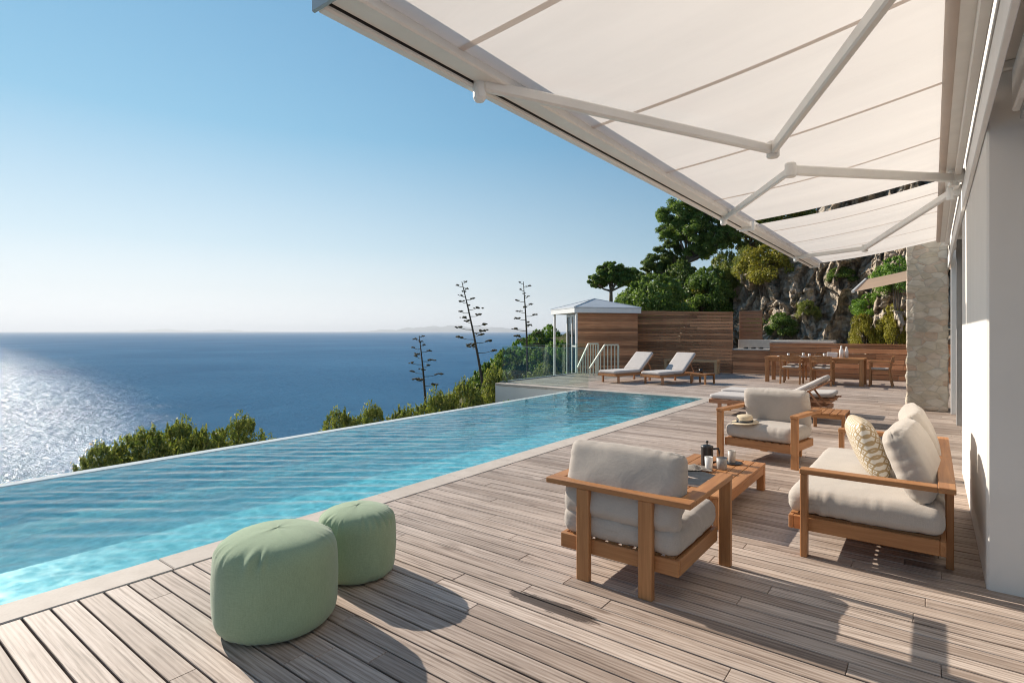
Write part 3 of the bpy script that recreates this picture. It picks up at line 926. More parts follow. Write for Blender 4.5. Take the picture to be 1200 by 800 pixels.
# ------------------------------------------------------------------ sun loungers and far furniture
def lounger(name_label, loc, rz, back=42., dark=False):
    r = empty('sun_lounger', loc, rz, name_label, 'sun lounger', 'teak sun loungers')
    W, L_ = .68, 2.0           # local: foot at -Y, head at +Y
    f = MB()
    for s in (-1, 1): f.bar((s * (W / 2 - .02), -L_ / 2, .235), (s * (W / 2 - .02), L_ / 2 - .1, .235), .035, .07)
    f.bar((-W / 2 + .04, -L_ / 2 + .02, .235), (W / 2 - .04, -L_ / 2 + .02, .235), .035, .07)
    f.bar((-W / 2 + .04, L_ / 2 - .12, .235), (W / 2 - .04, L_ / 2 - .12, .235), .035, .07)
    f.build('frame', M['teak_y'] if not dark else M['darkwood_y'], r)
    for s in (-1, 1):
        for q in (-.82, .62):
            MB().bar((s * (W / 2 - .045), q, 0), (s * (W / 2 - .045), q, .2), .05, .06, .004, (0, 1, 0)).build('leg', M['darkwood_z'], r)
    hy = .18                    # hinge
    # flat mattress part and raised part
    cushion('mattress', W - .03, hy + L_ / 2 - .01, .085, M['mattress'], r, (0, (hy - L_ / 2) / 2, .318), (0, 0, 0), 7, .004, .004, 30, 18)
    a = R(back); bl = .80
    cushion('back_mattress', W - .03, bl, .085, M['mattress'], r, (0, hy + bl / 2 * math.cos(a) - .02, .318 + bl / 2 * math.sin(a) + .012), (a, 0, 0), 7, .006, .004, 31, 18)
    bf = MB()
    for s in (-1, 1):
        bf.bar((s * (W / 2 - .06), hy, .255), (s * (W / 2 - .06), hy + (bl + .03) * math.cos(a), .255 + (bl + .03) * math.sin(a)), .03, .03)
    for q in range(6):
        t = .08 + q * .14
        c, s_ = math.cos(a), math.sin(a)
        bf.bar((-W / 2 + .07, hy + t * c, .255 + t * s_), (W / 2 - .07, hy + t * c, .255 + t * s_), .05, .015, .002)
    if back > 10:
        for s in (-1, 1): bf.bar((s * (W / 2 - .09), hy + .5 * math.cos(a), .255 + .5 * math.sin(a)), (s * (W / 2 - .09), hy + .62, .24), .02, .03)
    bf.build('backrest_frame', M['darkwood_y'], r)
    return r
lounger('sun lounger nearest the glass balustrade with raised back', (-7.30, 15.45, 0), R(-14), 40)
lounger('sun lounger beside the small side table with raised back', (-6.10, 15.75, 0), R(-14), 40)
lounger('low sun lounger behind the hat armchair with its back raised', (-2.25, 10.55, 0), R(-90), 30, True)
lounger('sun lounger laid flat behind the raised one', (-2.35, 11.55, 0), R(-90), 3, True)

def side_table(loc, rz, w, d, h, label):
    r = empty('side_table', loc, rz, label, 'side table', 'low wooden side tables')
    t = MB(); n = 5
    for i in range(n): t.box(-w / 2 + i * w / n + .004, -w / 2 + (i + 1) * w / n - .004, -d / 2, d / 2, h - .025, h, .003)
    t.build('table_top', M['teak_y'], r)
    for s in (-1, 1):
        for q in (-1, 1):
            x0, x1 = sorted((s * (w / 2 - .004), s * (w / 2 - .05))); y0, y1 = sorted((q * (d / 2 - .004), q * (d / 2 - .05)))
            MB().box(x0, x1, y0, y1, 0, h - .0255).build('leg', M['teak_z'], r)
    for q in (-1, 1):
        a = MB(); a.box(-w / 2 + .052, w / 2 - .052, q * (d / 2 - .025) - .01, q * (d / 2 - .025) + .01, h - .08, h - .0256)
        a.build('apron', M['teak_x'], r)
    return r
side_table((-5.25, 15.95, 0), R(-14), .50, .50, .30, 'small wooden side table beside the far loungers')
o = MB().lathe([(.0, 0), (.05, 0), (.055, .12), (.05, .12), (.0, .02)], seg=20, cap=False).build('mug', M['black'], None, True)
o.location = (-5.30, 15.95, .3005); tag(o, 'dark mug standing on the far small side table', 'mug')
side_table((-1.25, 9.55, 0), R(0), .50, .62, .30, 'low wooden side table by the head of the raised lounger')

def bench():
    r = empty('bench', (-6.9, 19.75, 0), 0, 'plain teak bench against the tall wooden fence', 'bench')
    MB().box(-.95, .95, -.17, .17, .41, .48).build('seat', M['pale_teak'], r)
    for s in (-1, 1):
        for q in (-1, 1):
            x0, x1 = sorted((s * .945, s * .86)); y0, y1 = sorted((q * .165, q * .09))
            MB().box(x0, x1, y0, y1, 0, .4092).build('leg', M['pale_teak'], r)
bench()

def dining():
    r = empty('dining_table', (-2.73, 18.15, 0), 0, 'long teak dining table in front of the low fence', 'dining table')
    W, D = 2.5, .95
    t = MB(); n = 8
    for i in range(n): t.box(-W / 2, W / 2, -D / 2 + i * D / n + .003, -D / 2 + (i + 1) * D / n - .003, .705, .75, .003)
    t.build('table_top', M['teak_x'], r)
    for s in (-1, 1):
        for q in (-1, 1):
            x0, x1 = sorted((s * (W / 2 - .01), s * (W / 2 - .11))); y0, y1 = sorted((q * (D / 2 - .01), q * (D / 2 - .11)))
            MB().box(x0, x1, y0, y1, 0, .7042).build('leg', M['teak_z'], r)
    for q in (-1, 1):
        a = MB(); a.box(-W / 2 + .115, W / 2 - .115, q * (D / 2 - .04) - .012, q * (D / 2 - .04) + .012, .62, .704)
        a.build('apron', M['teak_x'], r)
    # chair, local front +Y
    def chair():
        c = empty('dining_chair', (0, 0, 0), 0, '', 'dining chair')
        hw = .25
        MB().box(-hw, hw, -.22, .24, .42, .455).build('seat', M['teak_x'], c)
        cushion('seat_pad', .44, .42, .045, M['linen_light'], c, (0, .01, .478), (0, 0, 0), 6, .004, .003, 40, 8)
        for s in (-1, 1):
            MB().bar((s * hw, .22, 0), (s * hw, .20, .65), .045, .04).build('leg', M['teak_z'], c)
            MB().bar((s * hw, -.29, 0), (s * hw, -.22, .42), .045, .04).build('leg', M['teak_z'], c)
            MB().bar((s * hw, -.2205, .4205), (s * hw, -.30, .81), .045, .035).build('back_post', M['teak_z'], c)
            MB().bar((s * (hw + .005), -.25, .665), (s * (hw + .005), .24, .665), .05, .028).build('armrest', M['teak_y'], c)
        b = MB()
        for i in range(6):
            x0 = -hw + .024 + i * (2 * hw - .048) / 6; x1 = x0 + (2 * hw - .048) / 6
            bow = lambda x: -.035 * (1 - (x / hw) ** 2)
            b.bar((x0, -.285 + bow(x0), .735), (x1, -.285 + bow(x1), .735), .022, .17, .001)
        b.build('backrest', M['teak_x'], c)
        return c
    proto = chair()
    spots = [(-3.22, 17.55, 0, 'teak dining chair with its back to the camera, nearer the table end by the kitchen'),
             (-2.45, 17.52, 0, 'teak dining chair with its back to the camera, nearer the white bottles'),
             (-1.15, 18.15, PI / 2, 'teak dining chair at the head of the table beside the pillar'),
             (-3.35, 18.80, PI, 'teak dining chair on the fence side of the table near the kitchen'),
             (-2.60, 18.80, PI, 'teak dining chair on the fence side of the table near the bottles')]
    for i, (x, y, rz, lab) in enumerate(spots):
        c = proto if i == 0 else copy_tree(proto)
        c.location = (x, y, 0); c.rotation_euler = (0, 0, rz)
        tag(c, lab, 'dining chair', 'teak dining chairs')
    for i, (x, y) in enumerate(((-3.55, 17.85), (-3.25, 18.42), (-3.0, 17.85), (-2.7, 18.42))):
        o = MB().lathe([(.0, 0), (.08, 0), (.13, .018), (.127, .021), (.075, .006), (.0, .006)], seg=28, cap=False).build('plate', M['ceramic'], None, True)
        o.location = (x, y, .7505)
        tag(o, 'white dinner plate laid on the dining table', 'plate', 'plates laid on the dining table')
        o = MB().lathe([(.0, 0), (.03, 0), (.036, .1), (.034, .1), (.0, .006)], seg=20, cap=False).build('cup', M['ceramic'], None, True)
        o.location = (x + .17, y + .05, .7505)
        tag(o, 'small white cup beside a dinner plate', 'cup', 'white cups on the dining table')
    for x, y, lab in ((-2.05, 18.05, 'taller white bottle on the dining table'), (-1.93, 18.12, 'slimmer white bottle on the dining table end')):
        k = .055 if x < -2 else .045
        o = MB().lathe([(.0, 0), (k, 0), (k, .2), (.022, .27), (.02, .34 if x < -2 else .31), (0, .345 if x < -2 else .315)], seg=22, cap=False).build('bottle', M['ceramic'], None, True)
        o.location = (x, y, .7505); tag(o, lab, 'bottle', 'white bottles on the dining table')
    o = MB().box(-.13, .13, -.05, .05, 0, .15, .012).build('serving_box', M['ceramic'], None)
    o.location = (-2.28, 18.1, .7505); tag(o, 'low white ceramic box beside the bottles on the dining table', 'box')
dining()

# ------------------------------------------------------------------ fences, kitchen, pavilion, glass
def slat_wall(name, label, x0, x1, y, z0a, z1a, z1b, cat, th=.05, bh=.11, seed=0, posts=6, mat='fence_x', group=None):
    """horizontal boards; the top may rise from z1a at x0 to z1b at x1"""
    r = empty(name, ((x0 + x1) / 2, y, z0a), 0, label, cat, group)
    off = Vector((-(x0 + x1) / 2, -y, -z0a))
    rng = random.Random(seed)
    b = MB(); z = z0a
    top = min(z1a, z1b)
    while z < top - .03:
        x = x0
        z2 = min(z + bh, top)
        while x < x1 - .01:
            xe = min(x + rng.uniform(1.5, 3.2), x1)
            if x1 - xe < .3: xe = x1
            dy = rng.uniform(-.004, .004)
            b.box(x + .002, xe - .002, y + dy, y + dy + th * .5, z + .006, z2 - .006, .003)
            x = xe
        z = z2
    b.build('boards', M[mat], r).location = off
    c = MB()
    c.bm.faces.new
    for (xa, xb, za, zb) in ((x0, x1, z1a, z1b),):
        v = [c.bm.verts.new(p) for p in ((xa, y - .02, top + .002), (xb, y - .02, top + .002), (xb, y + .1, top + .002), (xa, y + .1, top + .002),
                                         (xa, y - .02, za + .045), (xb, y - .02, zb + .045), (xb, y + .1, zb + .045), (xa, y + .1, za + .045))]
        for q in ((3, 2, 1, 0), (4, 5, 6, 7), (0, 1, 5, 4), (1, 2, 6, 5), (2, 3, 7, 6), (3, 0, 4, 7)): c.bm.faces.new([v[i] for i in q])
    c.build('top_board', M[mat], r).location = off
    for i in range(posts):
        x = x0 + .05 + (x1 - x0 - .1) * i / (posts - 1)
        p = MB(); p.box(x - .04, x + .04, y + .04, y + .1, z0a, top, .004)
        p.build('post', M['darkwood_z'], r).location = off
    return r
slat_wall('wooden_fence', 'tall fence of horizontal reddish boards behind the loungers', -9.9, -5.66, 20.42, -.0, 2.28, 2.14, 'fence', seed=3)
slat_wall('board_screen', 'short tall board screen set back beside the kitchen niche', -5.75, -4.95, 21.6, -.0, 2.2, 2.2, 'fence', seed=6, posts=2, bh=.15, mat='darkwood_x')
slat_wall('low_board_wall', 'low wall of dark horizontal boards behind the dining table', -4.42, 2.6, 20.32, -.0, 1.06, 1.06, 'fence', seed=8, bh=.16)
def kitchen():
    r = empty('outdoor_kitchen', (-5.0, 20.7, 0), 0, 'built in outdoor kitchen counter between the tall and the low board walls', 'kitchen counter')
    off = Vector((5.0, -20.7, 0))
    def L(o): o.location = off; return o
    b = MB()
    for i in range(6): b.box(-5.655, -4.43, 20.40, 20.43, .02 + i * .135, .02 + (i + 1) * .135 - .006, .003)
    L(b.build('front_boards', M['fence_x'], r))
    L(MB().box(-5.655, -4.43, 20.38, 21.1, .835, .88, .006).build('worktop', M['slab'], r))
    L(MB().box(-5.655, -2.55, 21.11, 21.22, .0, 1.20, .006).build('splashback', M['slab'], r))
    L(MB().box(-4.43, -2.55, 20.44, 21.1, 1.10, 1.16, .006).build('shelf', M['slab'], r))
    k = MB()
    for x in (-5.3, -5.05, -4.8): k.lathe([(.0, 0), (.07, 0), (.09, .04), (.085, .055), (.0, .06)], (x, 20.75, .8805), 18, False)
    L(k.build('burners', M['rubber'], r, True))
kitchen()

FW = Vector((-math.sin(YAW), math.cos(YAW), 0)); RT = Vector((math.cos(YAW), math.sin(YAW), 0))
def pavilion():
    c0 = FW * 20 + RT * 2.246
    ang = math.atan2((RT * .968 + FW * .25).y, (RT * .968 + FW * .25).x)
    r = empty('pavilion', (c0.x, c0.y, 0), ang, 'small pavilion with a grey hipped roof and a board clad wall beyond the glass', 'pavilion')
    W, D = 2.67, 2.7           # local x along the front eave, y away
    z0 = -1.2
    wl = MB(); z = z0
    while z < 2.16:
        wl.box(.17, W - .1, .12, .16, z + .002, min(z + .09, 2.165) - .002, .003); z += .09
    wl.build('clad_wall', M['fence_x'], r)
    MB().box(.10, .165, .10, .17, z0, 2.168).build('corner_post', M['white'], r)
    MB().box(.09, .16, D - .2, D - .1, z0, 2.168).build('porch_post', M['white'], r)
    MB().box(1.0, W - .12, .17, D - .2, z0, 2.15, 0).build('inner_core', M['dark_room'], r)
    d = MB()
    for y in (.75, 1.3, 1.85): d.box(.40, .45, y, y + .06, z0, 2.15)
    d.box(.40, .45, .811, 1.299, 2.05, 2.15); d.box(.40, .45, .811, 1.299, .9, .96); d.box(.40, .45, 1.361, 1.849, 2.05, 2.15)
    fr = d.build('door_frame', M['white'], r)
    MB().box(.42, .43, .811, 1.849, z0, 2.05, 0).build('door_glass', M['window'], fr)
    rf = MB()
    e = [rf.bm.verts.new(p) for p in ((0, 0, 2.38), (W, 0, 2.38), (W, D, 2.38), (0, D, 2.38))]
    a1 = rf.bm.verts.new((W * .5, D * .5, 2.76))
    for i in range(4): rf.bm.faces.new((e[i], e[(i + 1) % 4], a1))
    b4 = [rf.bm.verts.new((v.co.x, v.co.y, 2.34)) for v in e]
    for i in range(4): rf.bm.faces.new((b4[i], b4[(i + 1) % 4], e[(i + 1) % 4], e[i]))
    rf.bm.faces.new(list(reversed(b4)))
    roof = rf.build('roof', M['zinc'], r)
    MB().box(.012, W - .012, .012, D - .012, 2.17, 2.338, .004).build('fascia', M['white'], r)
    rib = MB()
    for p in ((0, 0), (W, 0), (W, D), (0, D)): rib.bar((p[0], p[1], 2.385), (W * .5, D * .5, 2.77), .03, .02, .002)
    rib.build('hip_ridge', M['zinc'], roof)
pavilion()

def railing(p0, p1, label, h0, steps=6):
    """sloping stair railing then a level stretch, upright balusters"""
    a, b = Vector(p0), Vector(p1)
    r = empty('stair_railing', a, 0, label, 'railing', 'pale railings of the stair beyond the glass')
    d = b - a; f = .52
    m_ = a + d * f
    top = lambda t: Vector((a + d * t)) + Vector((0, 0, (h0 * (t / f) + .25 * (1 - t / f)) if t < f else h0))
    t_ = MB(); t_.bar(top(0), top(f), .05, .05); t_.bar(top(f), top(1), .05, .05)
    t_.build('top_rail', M['rail'], r).location = -a
    bl = MB(); n = 8
    for i in range(n + 1):
        t = i / n
        q = top(t); bl.bar((q.x, q.y, -.25), (q.x, q.y, q.z - .026), .028 if i < n else .05, .028 if i < n else .05, .002, (1, 0, 0))
    bl.build('balusters', M['rail'], r).location = -a
    bt = MB(); bt.bar(a + Vector((0, 0, -.2)), b + Vector((0, 0, -.2)), .04, .04); bt.build('bottom_rail', M['rail'], r).location = -a
def at_dep(u, dep): q = FW * dep + RT * ((u - 600) / 650 * dep); return (q.x, q.y, 0)
railing(at_dep(691, 18.6), at_dep(724.5, 19.2), 'pale stair railing nearer the tall wooden fence', 1.03)
railing(at_dep(677, 19.2), at_dep(701, 19.6), 'pale stair railing nearer the pavilion post', 1.06)

def balustrade():
    r = empty('glass_balustrade', (-10.1, 16., 0), 0, 'frameless glass balustrade round the seaward corner of the deck', 'balustrade')
    off = Vector((10.1, -16., 0))
    def L(o): o.location = off; return o
    def panel(x0, x1, y0, y1):
        p = L(MB().box(x0, x1, y0, y1, -.06, 1.05, 0).build('glass_panel', M['glass'], r))
        e = MB()
        if x1 - x0 < y1 - y0: e.box(x0 - .001, x1 + .001, y0, y1, 1.051, 1.058, 0)
        else: e.box(x0, x1, y0 - .001, y1 + .001, 1.051, 1.058, 0)
        e.build('edge', M['glass_edge'], p)
    y = 12.86
    for k in range(4): panel(-10.112, -10.10, y, y + 1.79); y += 1.8
    x = -10.09
    for k in range(2): panel(x, x + 1.43, 12.84, 12.852); x += 1.44
    c = MB(); c.box(-10.15, -10.06, 12.78, 20.0, -.12, .03, .004)
    L(c.build('base_channel', M['alu_grey'], r))
balustrade()

# ------------------------------------------------------------------ hillside, cliff, coast
def sstep(a, b, x):
    t = np.clip((x - a) / (b - a), 0, 1); return t * t * (3 - 2 * t)
def ground(X, Y):
    X = np.asarray(X, float); Y = np.asarray(Y, float)
    near = -2.2 - .72 * np.maximum(0, -7.8 - X)
    far = 1.2 + .08 * (Y - 32) + np.where(X < -20, (X + 20) * .55, (X + 20) * .26) - .55 * np.maximum(0, Y - 42)
    far = np.minimum(far, 4.5)
    t = sstep(15, 31, Y)
    z = near * (1 - t) + far * t
    z = np.where((X > -10.4) & (Y < 21.5), np.minimum(z, -1.4), z)
    z = z - 4. * np.clip((X + 13.5) / 2, 0, 1) * (Y > 20)
    return z
def hillside():
    xs = np.concatenate([np.linspace(-150, -45, 30), np.linspace(-44, 6, 150)])
    ys = np.concatenate([np.linspace(-80, -12, 25), np.linspace(-11, 60, 170), np.linspace(62, 130, 25)])
    X, Y = np.meshgrid(xs, ys, indexing='ij')
    Z = ground(X, Y)
    nz = np.array([noise.fractal(Vector((x * .35, y * .35, 0)), .7, 2.1, 5) for x, y in zip(X.ravel(), Y.ravel())]).reshape(X.shape)
    Z = Z + nz * .35 * np.clip((-8.2 - X) / 2, 0, 1)
    Z = np.maximum(Z, -45)
    co = np.stack([X, Y, Z], -1).reshape(-1, 3)
    nx, ny = len(xs), len(ys)
    idx = np.arange(nx * ny).reshape(nx, ny)
    f = np.stack([idx[:-1, :-1], idx[1:, :-1], idx[1:, 1:], idx[:-1, 1:]], -1).reshape(-1, 4)
    o = np_mesh('hillside', co, f, M['soil'], None, True)
    tag(o, 'steep scrubby hillside falling from the terrace to the sea', 'hillside', kind='structure')
hillside()

from mathutils.bvhtree import BVHTree
def cliff():
    nx, nz = 430, 340
    xs = np.linspace(-15., 4.5, nx)
    hx = np.interp(xs, [-15, -13, -11, -9.5, -8.3, -7, -5, -3, 0, 4.5], [1.5, 2.2, 3.0, 3.8, 4.4, 4.8, 5.4, 8.0, 8.6, 8.6])
    co = np.zeros((nx, nz, 3))
    for i, x in enumerate(xs):
        for j in range(nz):
            t = j / (nz - 1)
            if t < .72:
                k = t / .72
                z = -.6 + (hx[i] + .6) * k; y = 22.5 + 3.0 * k * (hx[i] / 8.) + .62 * max(0, -x)
            else:
                k = (t - .72) / .28
                z = hx[i] + .9 * k; y = 22.5 + 3.0 * (hx[i] / 8.) + 9 * k + .62 * max(0, -x)
            p = Vector((x * .55, y * .55, z * .30))
            q = Vector((x * 1.5, y * 1.5, z * .75))
            q3 = Vector((x * 2.6, y * 2.6, z * 1.35))
            d = 1.15 * noise.noise(p) + .55 * (abs(noise.noise(q + Vector((3, 1, 2)))) - .25) + .5 * (abs(noise.noise(q3)) - .22) \
                + .30 * (abs(noise.noise(q3 * 2.1)) - .22) + .20 * noise.noise(q3 * 3.4) + .11 * noise.noise(q3 * 7.5)
            sw = (x * .62 + .75 * noise.noise(q * .55) + .16 * z) % 1.; s2 = (x * 1.7 + .9 * noise.noise(q * 1.1) + .35 * z) % 1.
            d += .85 * (sw - .5) + .38 * (s2 - .5)
            c = noise.cell(Vector((x * .8 + .8 * noise.noise(q), z * .55 + .5 * noise.noise(q * 1.3), 1.)))
            d += .45 * c + .17 * noise.cell(Vector((x * 2.6 + .5 * noise.noise(q * 2), z * 1.9 + .4 * noise.noise(q * 2.2), 4.)))
            if t < .72:
                co[i, j] = (x + .35 * noise.noise(q + Vector((9, 9, 9))), y - d, z + .28 * noise.noise(q + Vector((4, 7, 1))))
            else:
                co[i, j] = (x, y - d * (1 - .7 * k), z + .5 * d * k)
    idx = np.arange(nx * nz).reshape(nx, nz)
    f = np.stack([idx[:-1, :-1], idx[1:, :-1], idx[1:, 1:], idx[:-1, 1:]], -1).reshape(-1, 4)
    global BVH
    BVH = BVHTree.FromPolygons([Vector(p) for p in co.reshape(-1, 3)], f.tolist())
    o = np_mesh('cliff', co.reshape(-1, 3), f, M['rock'], None, False)
    tag(o, 'rugged pale limestone cliff rising behind the dining terrace', 'cliff', kind='structure')
cliff()

def distant_coast():
    rng = random.Random(3)
    def ridge(u0, u1, dist, hmax, seed, name, label):
        bm = bmesh.new(); n = 90; rows = []
        for k, (dd, hh) in enumerate(((0, 0.), (500, .55), (1200, 1.), (2600, .5), (3600, 0.))):
            row = []
            for i in range(n + 1):
                t = i / n
                u = u0 + (u1 - u0) * t
                p = FW * (dist + dd) + RT * ((u - 600) / 650 * (dist + dd))
                env = min(1, t * 3.5) * min(1, (1 - t) * 5)
                h = hmax * env * (.55 + .45 * noise.fractal(Vector((t * 5 + seed, k * .25, seed)), .8, 2., 5))
                row.append(bm.verts.new((p.x, p.y, -38.5 + max(0, h) * hh)))
            rows.append(row)
        for a, b in zip(rows, rows[1:]):
            for i in range(n): bm.faces.new((a[i], a[i + 1], b[i + 1], b[i]))
        me = bpy.data.meshes.new(name); bm.to_mesh(me); bm.free()
        o = link(name, me, M['coast'], None, True)
        tag(o, label, 'hills', kind='structure')
    ridge(400, 640, 27000, 380, 1.3, 'distant_hills', 'faint hills of a far coast on the horizon')
    ridge(90, 330, 30000, 190, 7.7, 'distant_coast', 'very faint low coastline on the horizon further left')
M['coast'] = simple('wooded_far_coast', (.09, .10, .085), .9, .3, .002)
distant_coast()

# ------------------------------------------------------------------ plants
def leaf_cloud(name, clumps, n, size, aspect, mat, seed, parent=None, up=.3, jitter=.6, shell=.55):
    """many small folded leaves around clump centres; each leaf its own little mesh island"""
    rng = np.random.RandomState(seed)
    cl = np.array([c[:3] for c in clumps]); rad = np.array([c[3] for c in clumps])
    p = rad ** 1.9; p /= p.sum()
    k = rng.choice(len(clumps), n, p=p)
    d = rng.normal(size=(n, 3)); d /= np.linalg.norm(d, axis=1)[:, None]
    rr = rng.uniform(.12, 1.12, n) ** .55
    P = cl[k] + d * (rad[k] * rr)[:, None] * np.array([1, 1, .8])
    nrm = d + rng.normal(size=(n, 3)) * jitter + np.array([0, 0, up])
    nrm /= np.linalg.norm(nrm, axis=1)[:, None]
    t = rng.normal(size=(n, 3)); t -= nrm * (t * nrm).sum(1)[:, None]; t /= np.linalg.norm(t, axis=1)[:, None]
    b = np.cross(nrm, t)
    s = size * rng.uniform(.6, 1.35, n)[:, None]
    hw = s * aspect * .5
    v0 = P - t * s * .5; v2 = P + t * s * .5 - nrm * s * .12
    v1 = P + b * hw + nrm * s * .06; v3 = P - b * hw + nrm * s * .06
    co = np.stack([v0, v1, v2, v3], 1).reshape(-1, 3)
    f = np.arange(n * 4).reshape(n, 4)
    return np_mesh(name, co, f, mat, parent)
def clump_ball(rng, R_, H, n, rc, flat=1., base=.15):
    """clump centres over a rough dome"""
    out = []
    for i in range(n):
        a = rng.uniform(0, 2 * PI); ph = math.acos(rng.uniform(-.1, 1)); q = rng.uniform(.45, 1.) ** .6
        x, y, z = math.sin(ph) * math.cos(a) * R_ * q, math.sin(ph) * math.sin(a) * R_ * q, H * (base + (1 - base) * max(0, math.cos(ph)) * q)
        out.append((x, y, z, rc * rng.uniform(.6, 1.35)))
    return out
def shrub_proto(R_, H, n, leaves, size, aspect, mat, seed, rc=None, base=.1, shoots=0.):
    rng = random.Random(seed)
    root = empty('shrub', (0, 0, 0))
    cl = clump_ball(rng, R_, H, n, rc or R_ * .3, base=base)
    # a few shoots standing out of the outline
    for i in range(n):
        a = rng.uniform(0, 2 * PI); q = rng.uniform(.1, 1) * R_
        b0 = H * (.98 - .45 * (q / R_) ** 2); lx, ly = rng.uniform(-.1, .1), rng.uniform(-.1, .1)
        L_ = rng.uniform(.08, .24) * H * (shoots or .35)
        for j in range(5):
            t = j / 4
            cl.append((math.cos(a) * q + lx * t, math.sin(a) * q + ly * t, b0 + L_ * t, R_ * (.085 - .05 * t)))
    leaf_cloud('foliage', cl, leaves, size, aspect, M[mat], seed, root)
    st = MB()
    for i in range(7):
        c = rng.choice(cl)
        st.tube([(c[0] * .08, c[1] * .08, -1.2), (c[0] * .4, c[1] * .4, c[2] * .45), (c[0] * .9, c[1] * .9, c[2])], [.035, .022, .008], 5)
    st.build('stem', M['bark'], root)
    return root
def pt(u, v, dep):
    p = FW * dep + RT * ((u - 600) / 650 * dep); return Vector((p.x, p.y, 1.5 - (v - 388) / 650 * dep))
protos = {
    'olive': shrub_proto(1.0, 1.5, 46, 15000, .085, .32, 'leaf_olive', 11, shoots=.5),
    'olive2': shrub_proto(1.0, 1.5, 40, 13000, .10, .28, 'leaf_olive', 12, .30, shoots=.6),
    'green': shrub_proto(1.0, 1.4, 44, 13000, .085, .5, 'leaf_green', 13),
    'mid': shrub_proto(1.0, 1.5, 44, 13000, .10, .45, 'leaf_mid', 14),
    'ochre': shrub_proto(1.0, 1.3, 40, 12000, .085, .5, 'leaf_ochre', 15),
    'dark': shrub_proto(1.0, 1.5, 44, 12000, .11, .4, 'leaf_dark', 16),
}
used = set()
G3 = 'shrubs growing on and round the cliff'
def shrub(kind, u, vtop, dep, wpx, hpx, label, group, rz=None, drop=0):
    """a shrub whose top shows at (u, vtop), wpx wide and hpx tall in the photo at that distance"""
    if group == G3:
        # rooted on the rock: find where the rock stands behind the lower part of the bush
        o_ = Vector((0, 0, 1.5)); d_ = (pt(u, vtop + hpx * .75, 1.) - o_)
        hit = BVH.ray_cast(o_, d_.normalized())
        if hit[0] is not None: dep = min(dep + 6, hit[0].dot(FW) - .15)
    k = dep / 650.
    top = pt(u, vtop, dep)
    w = wpx * k / 2; h = hpx * k
    if kind in used: r = copy_tree(protos[kind])
    else: r = protos[kind]; used.add(kind)
    hz = h / (1.5 if kind not in ('green', 'ochre') else 1.4 if kind == 'green' else 1.3)
    r.location = (top.x, top.y, top.z - h * 1.04)
    rs = random.Random(int(u * 7 + vtop * 3))
    r.scale = (w / 1.05, w / 1.05 * rs.uniform(.9, 1.15), hz)
    r.rotation_euler = (0, 0, rs.uniform(0, 6.28) if rz is None else rz)
    tag(r, label, 'shrub', group)
G1 = 'shrubs below the overflow edge of the pool'
A = 'olive green shrub over the pool edge, '
for kind, u, v, dep, w_, h_, lab in (
    ('olive', 118, 523, 10.3, 70, 90, A + 'lowest one at the seaward end of its row'),
    ('olive2', 172, 506, 10.8, 105, 120, A + 'second from the open sea end'),
    ('olive', 212, 496, 11.2, 80, 120, A + 'tallest at the middle of the first clump'),
    ('olive2', 240, 505, 10.9, 80, 100, A + 'low one at the dip between two crowns'),
    ('olive', 283, 491, 11.6, 82, 110, A + 'right end of the first clump'),
    ('olive2', 398, 483, 13.8, 70, 100, A + 'left end of the second clump'),
    ('olive', 436, 478, 14.2, 74, 100, A + 'beside the smallest agave stalk on its left'),
    ('olive2', 474, 480, 14.6, 66, 100, A + 'in front of the smallest agave stalk'),
    ('olive', 512, 463, 15.4, 80, 120, A + 'between the two left agave stalks'),
    ('olive2', 545, 450, 16.0, 76, 120, A + 'just left of the tall leaning agave stalk'),
    ('olive', 580, 436, 16.6, 66, 120, A + 'under the tall leaning agave stalk'),
    ('mid', 596, 470, 14.2, 50, 90, 'dark green shrub against the end of the terrace wall'),
):
    shrub(kind, u, v, dep, w_, h_, lab, G1)
G2 = 'scrub on the headland beyond the glass'
B = 'green headland shrub beyond the glass, '
for kind, u, v, dep, w_, h_, lab in (
    ('mid', 572, 424, 30, 44, 60, B + 'furthest out over the sea'),
    ('mid', 594, 408, 32, 48, 60, B + 'darker one under the outer slope'),
    ('green', 612, 396, 34, 46, 50, B + 'bright one half way up the slope'),
    ('mid', 630, 386, 36, 46, 50, B + 'upper slope left of the porch post'),
    ('green', 644, 380, 37, 34, 40, B + 'bright one right by the porch post'),
    ('dark', 606, 422, 28, 50, 60, B + 'dark one low behind the glass panel'),
    ('mid', 632, 408, 29, 60, 60, B + 'broad one behind the glass panel'),
    ('green', 655, 398, 30, 50, 60, B + 'bright one seen through the porch'),
    ('mid', 690, 410, 25, 60, 70, B + 'one seen through the stair railings'),
    ('olive', 640, 430, 24, 70, 60, B + 'olive tinted one at the foot of the glass'),
    ('olive', 590, 436, 25, 46, 50, B + 'olive tinted one low on the outer slope'),
):
    shrub(kind, u, v, dep, w_, h_, lab, G2)
G3 = 'shrubs growing on and round the cliff'
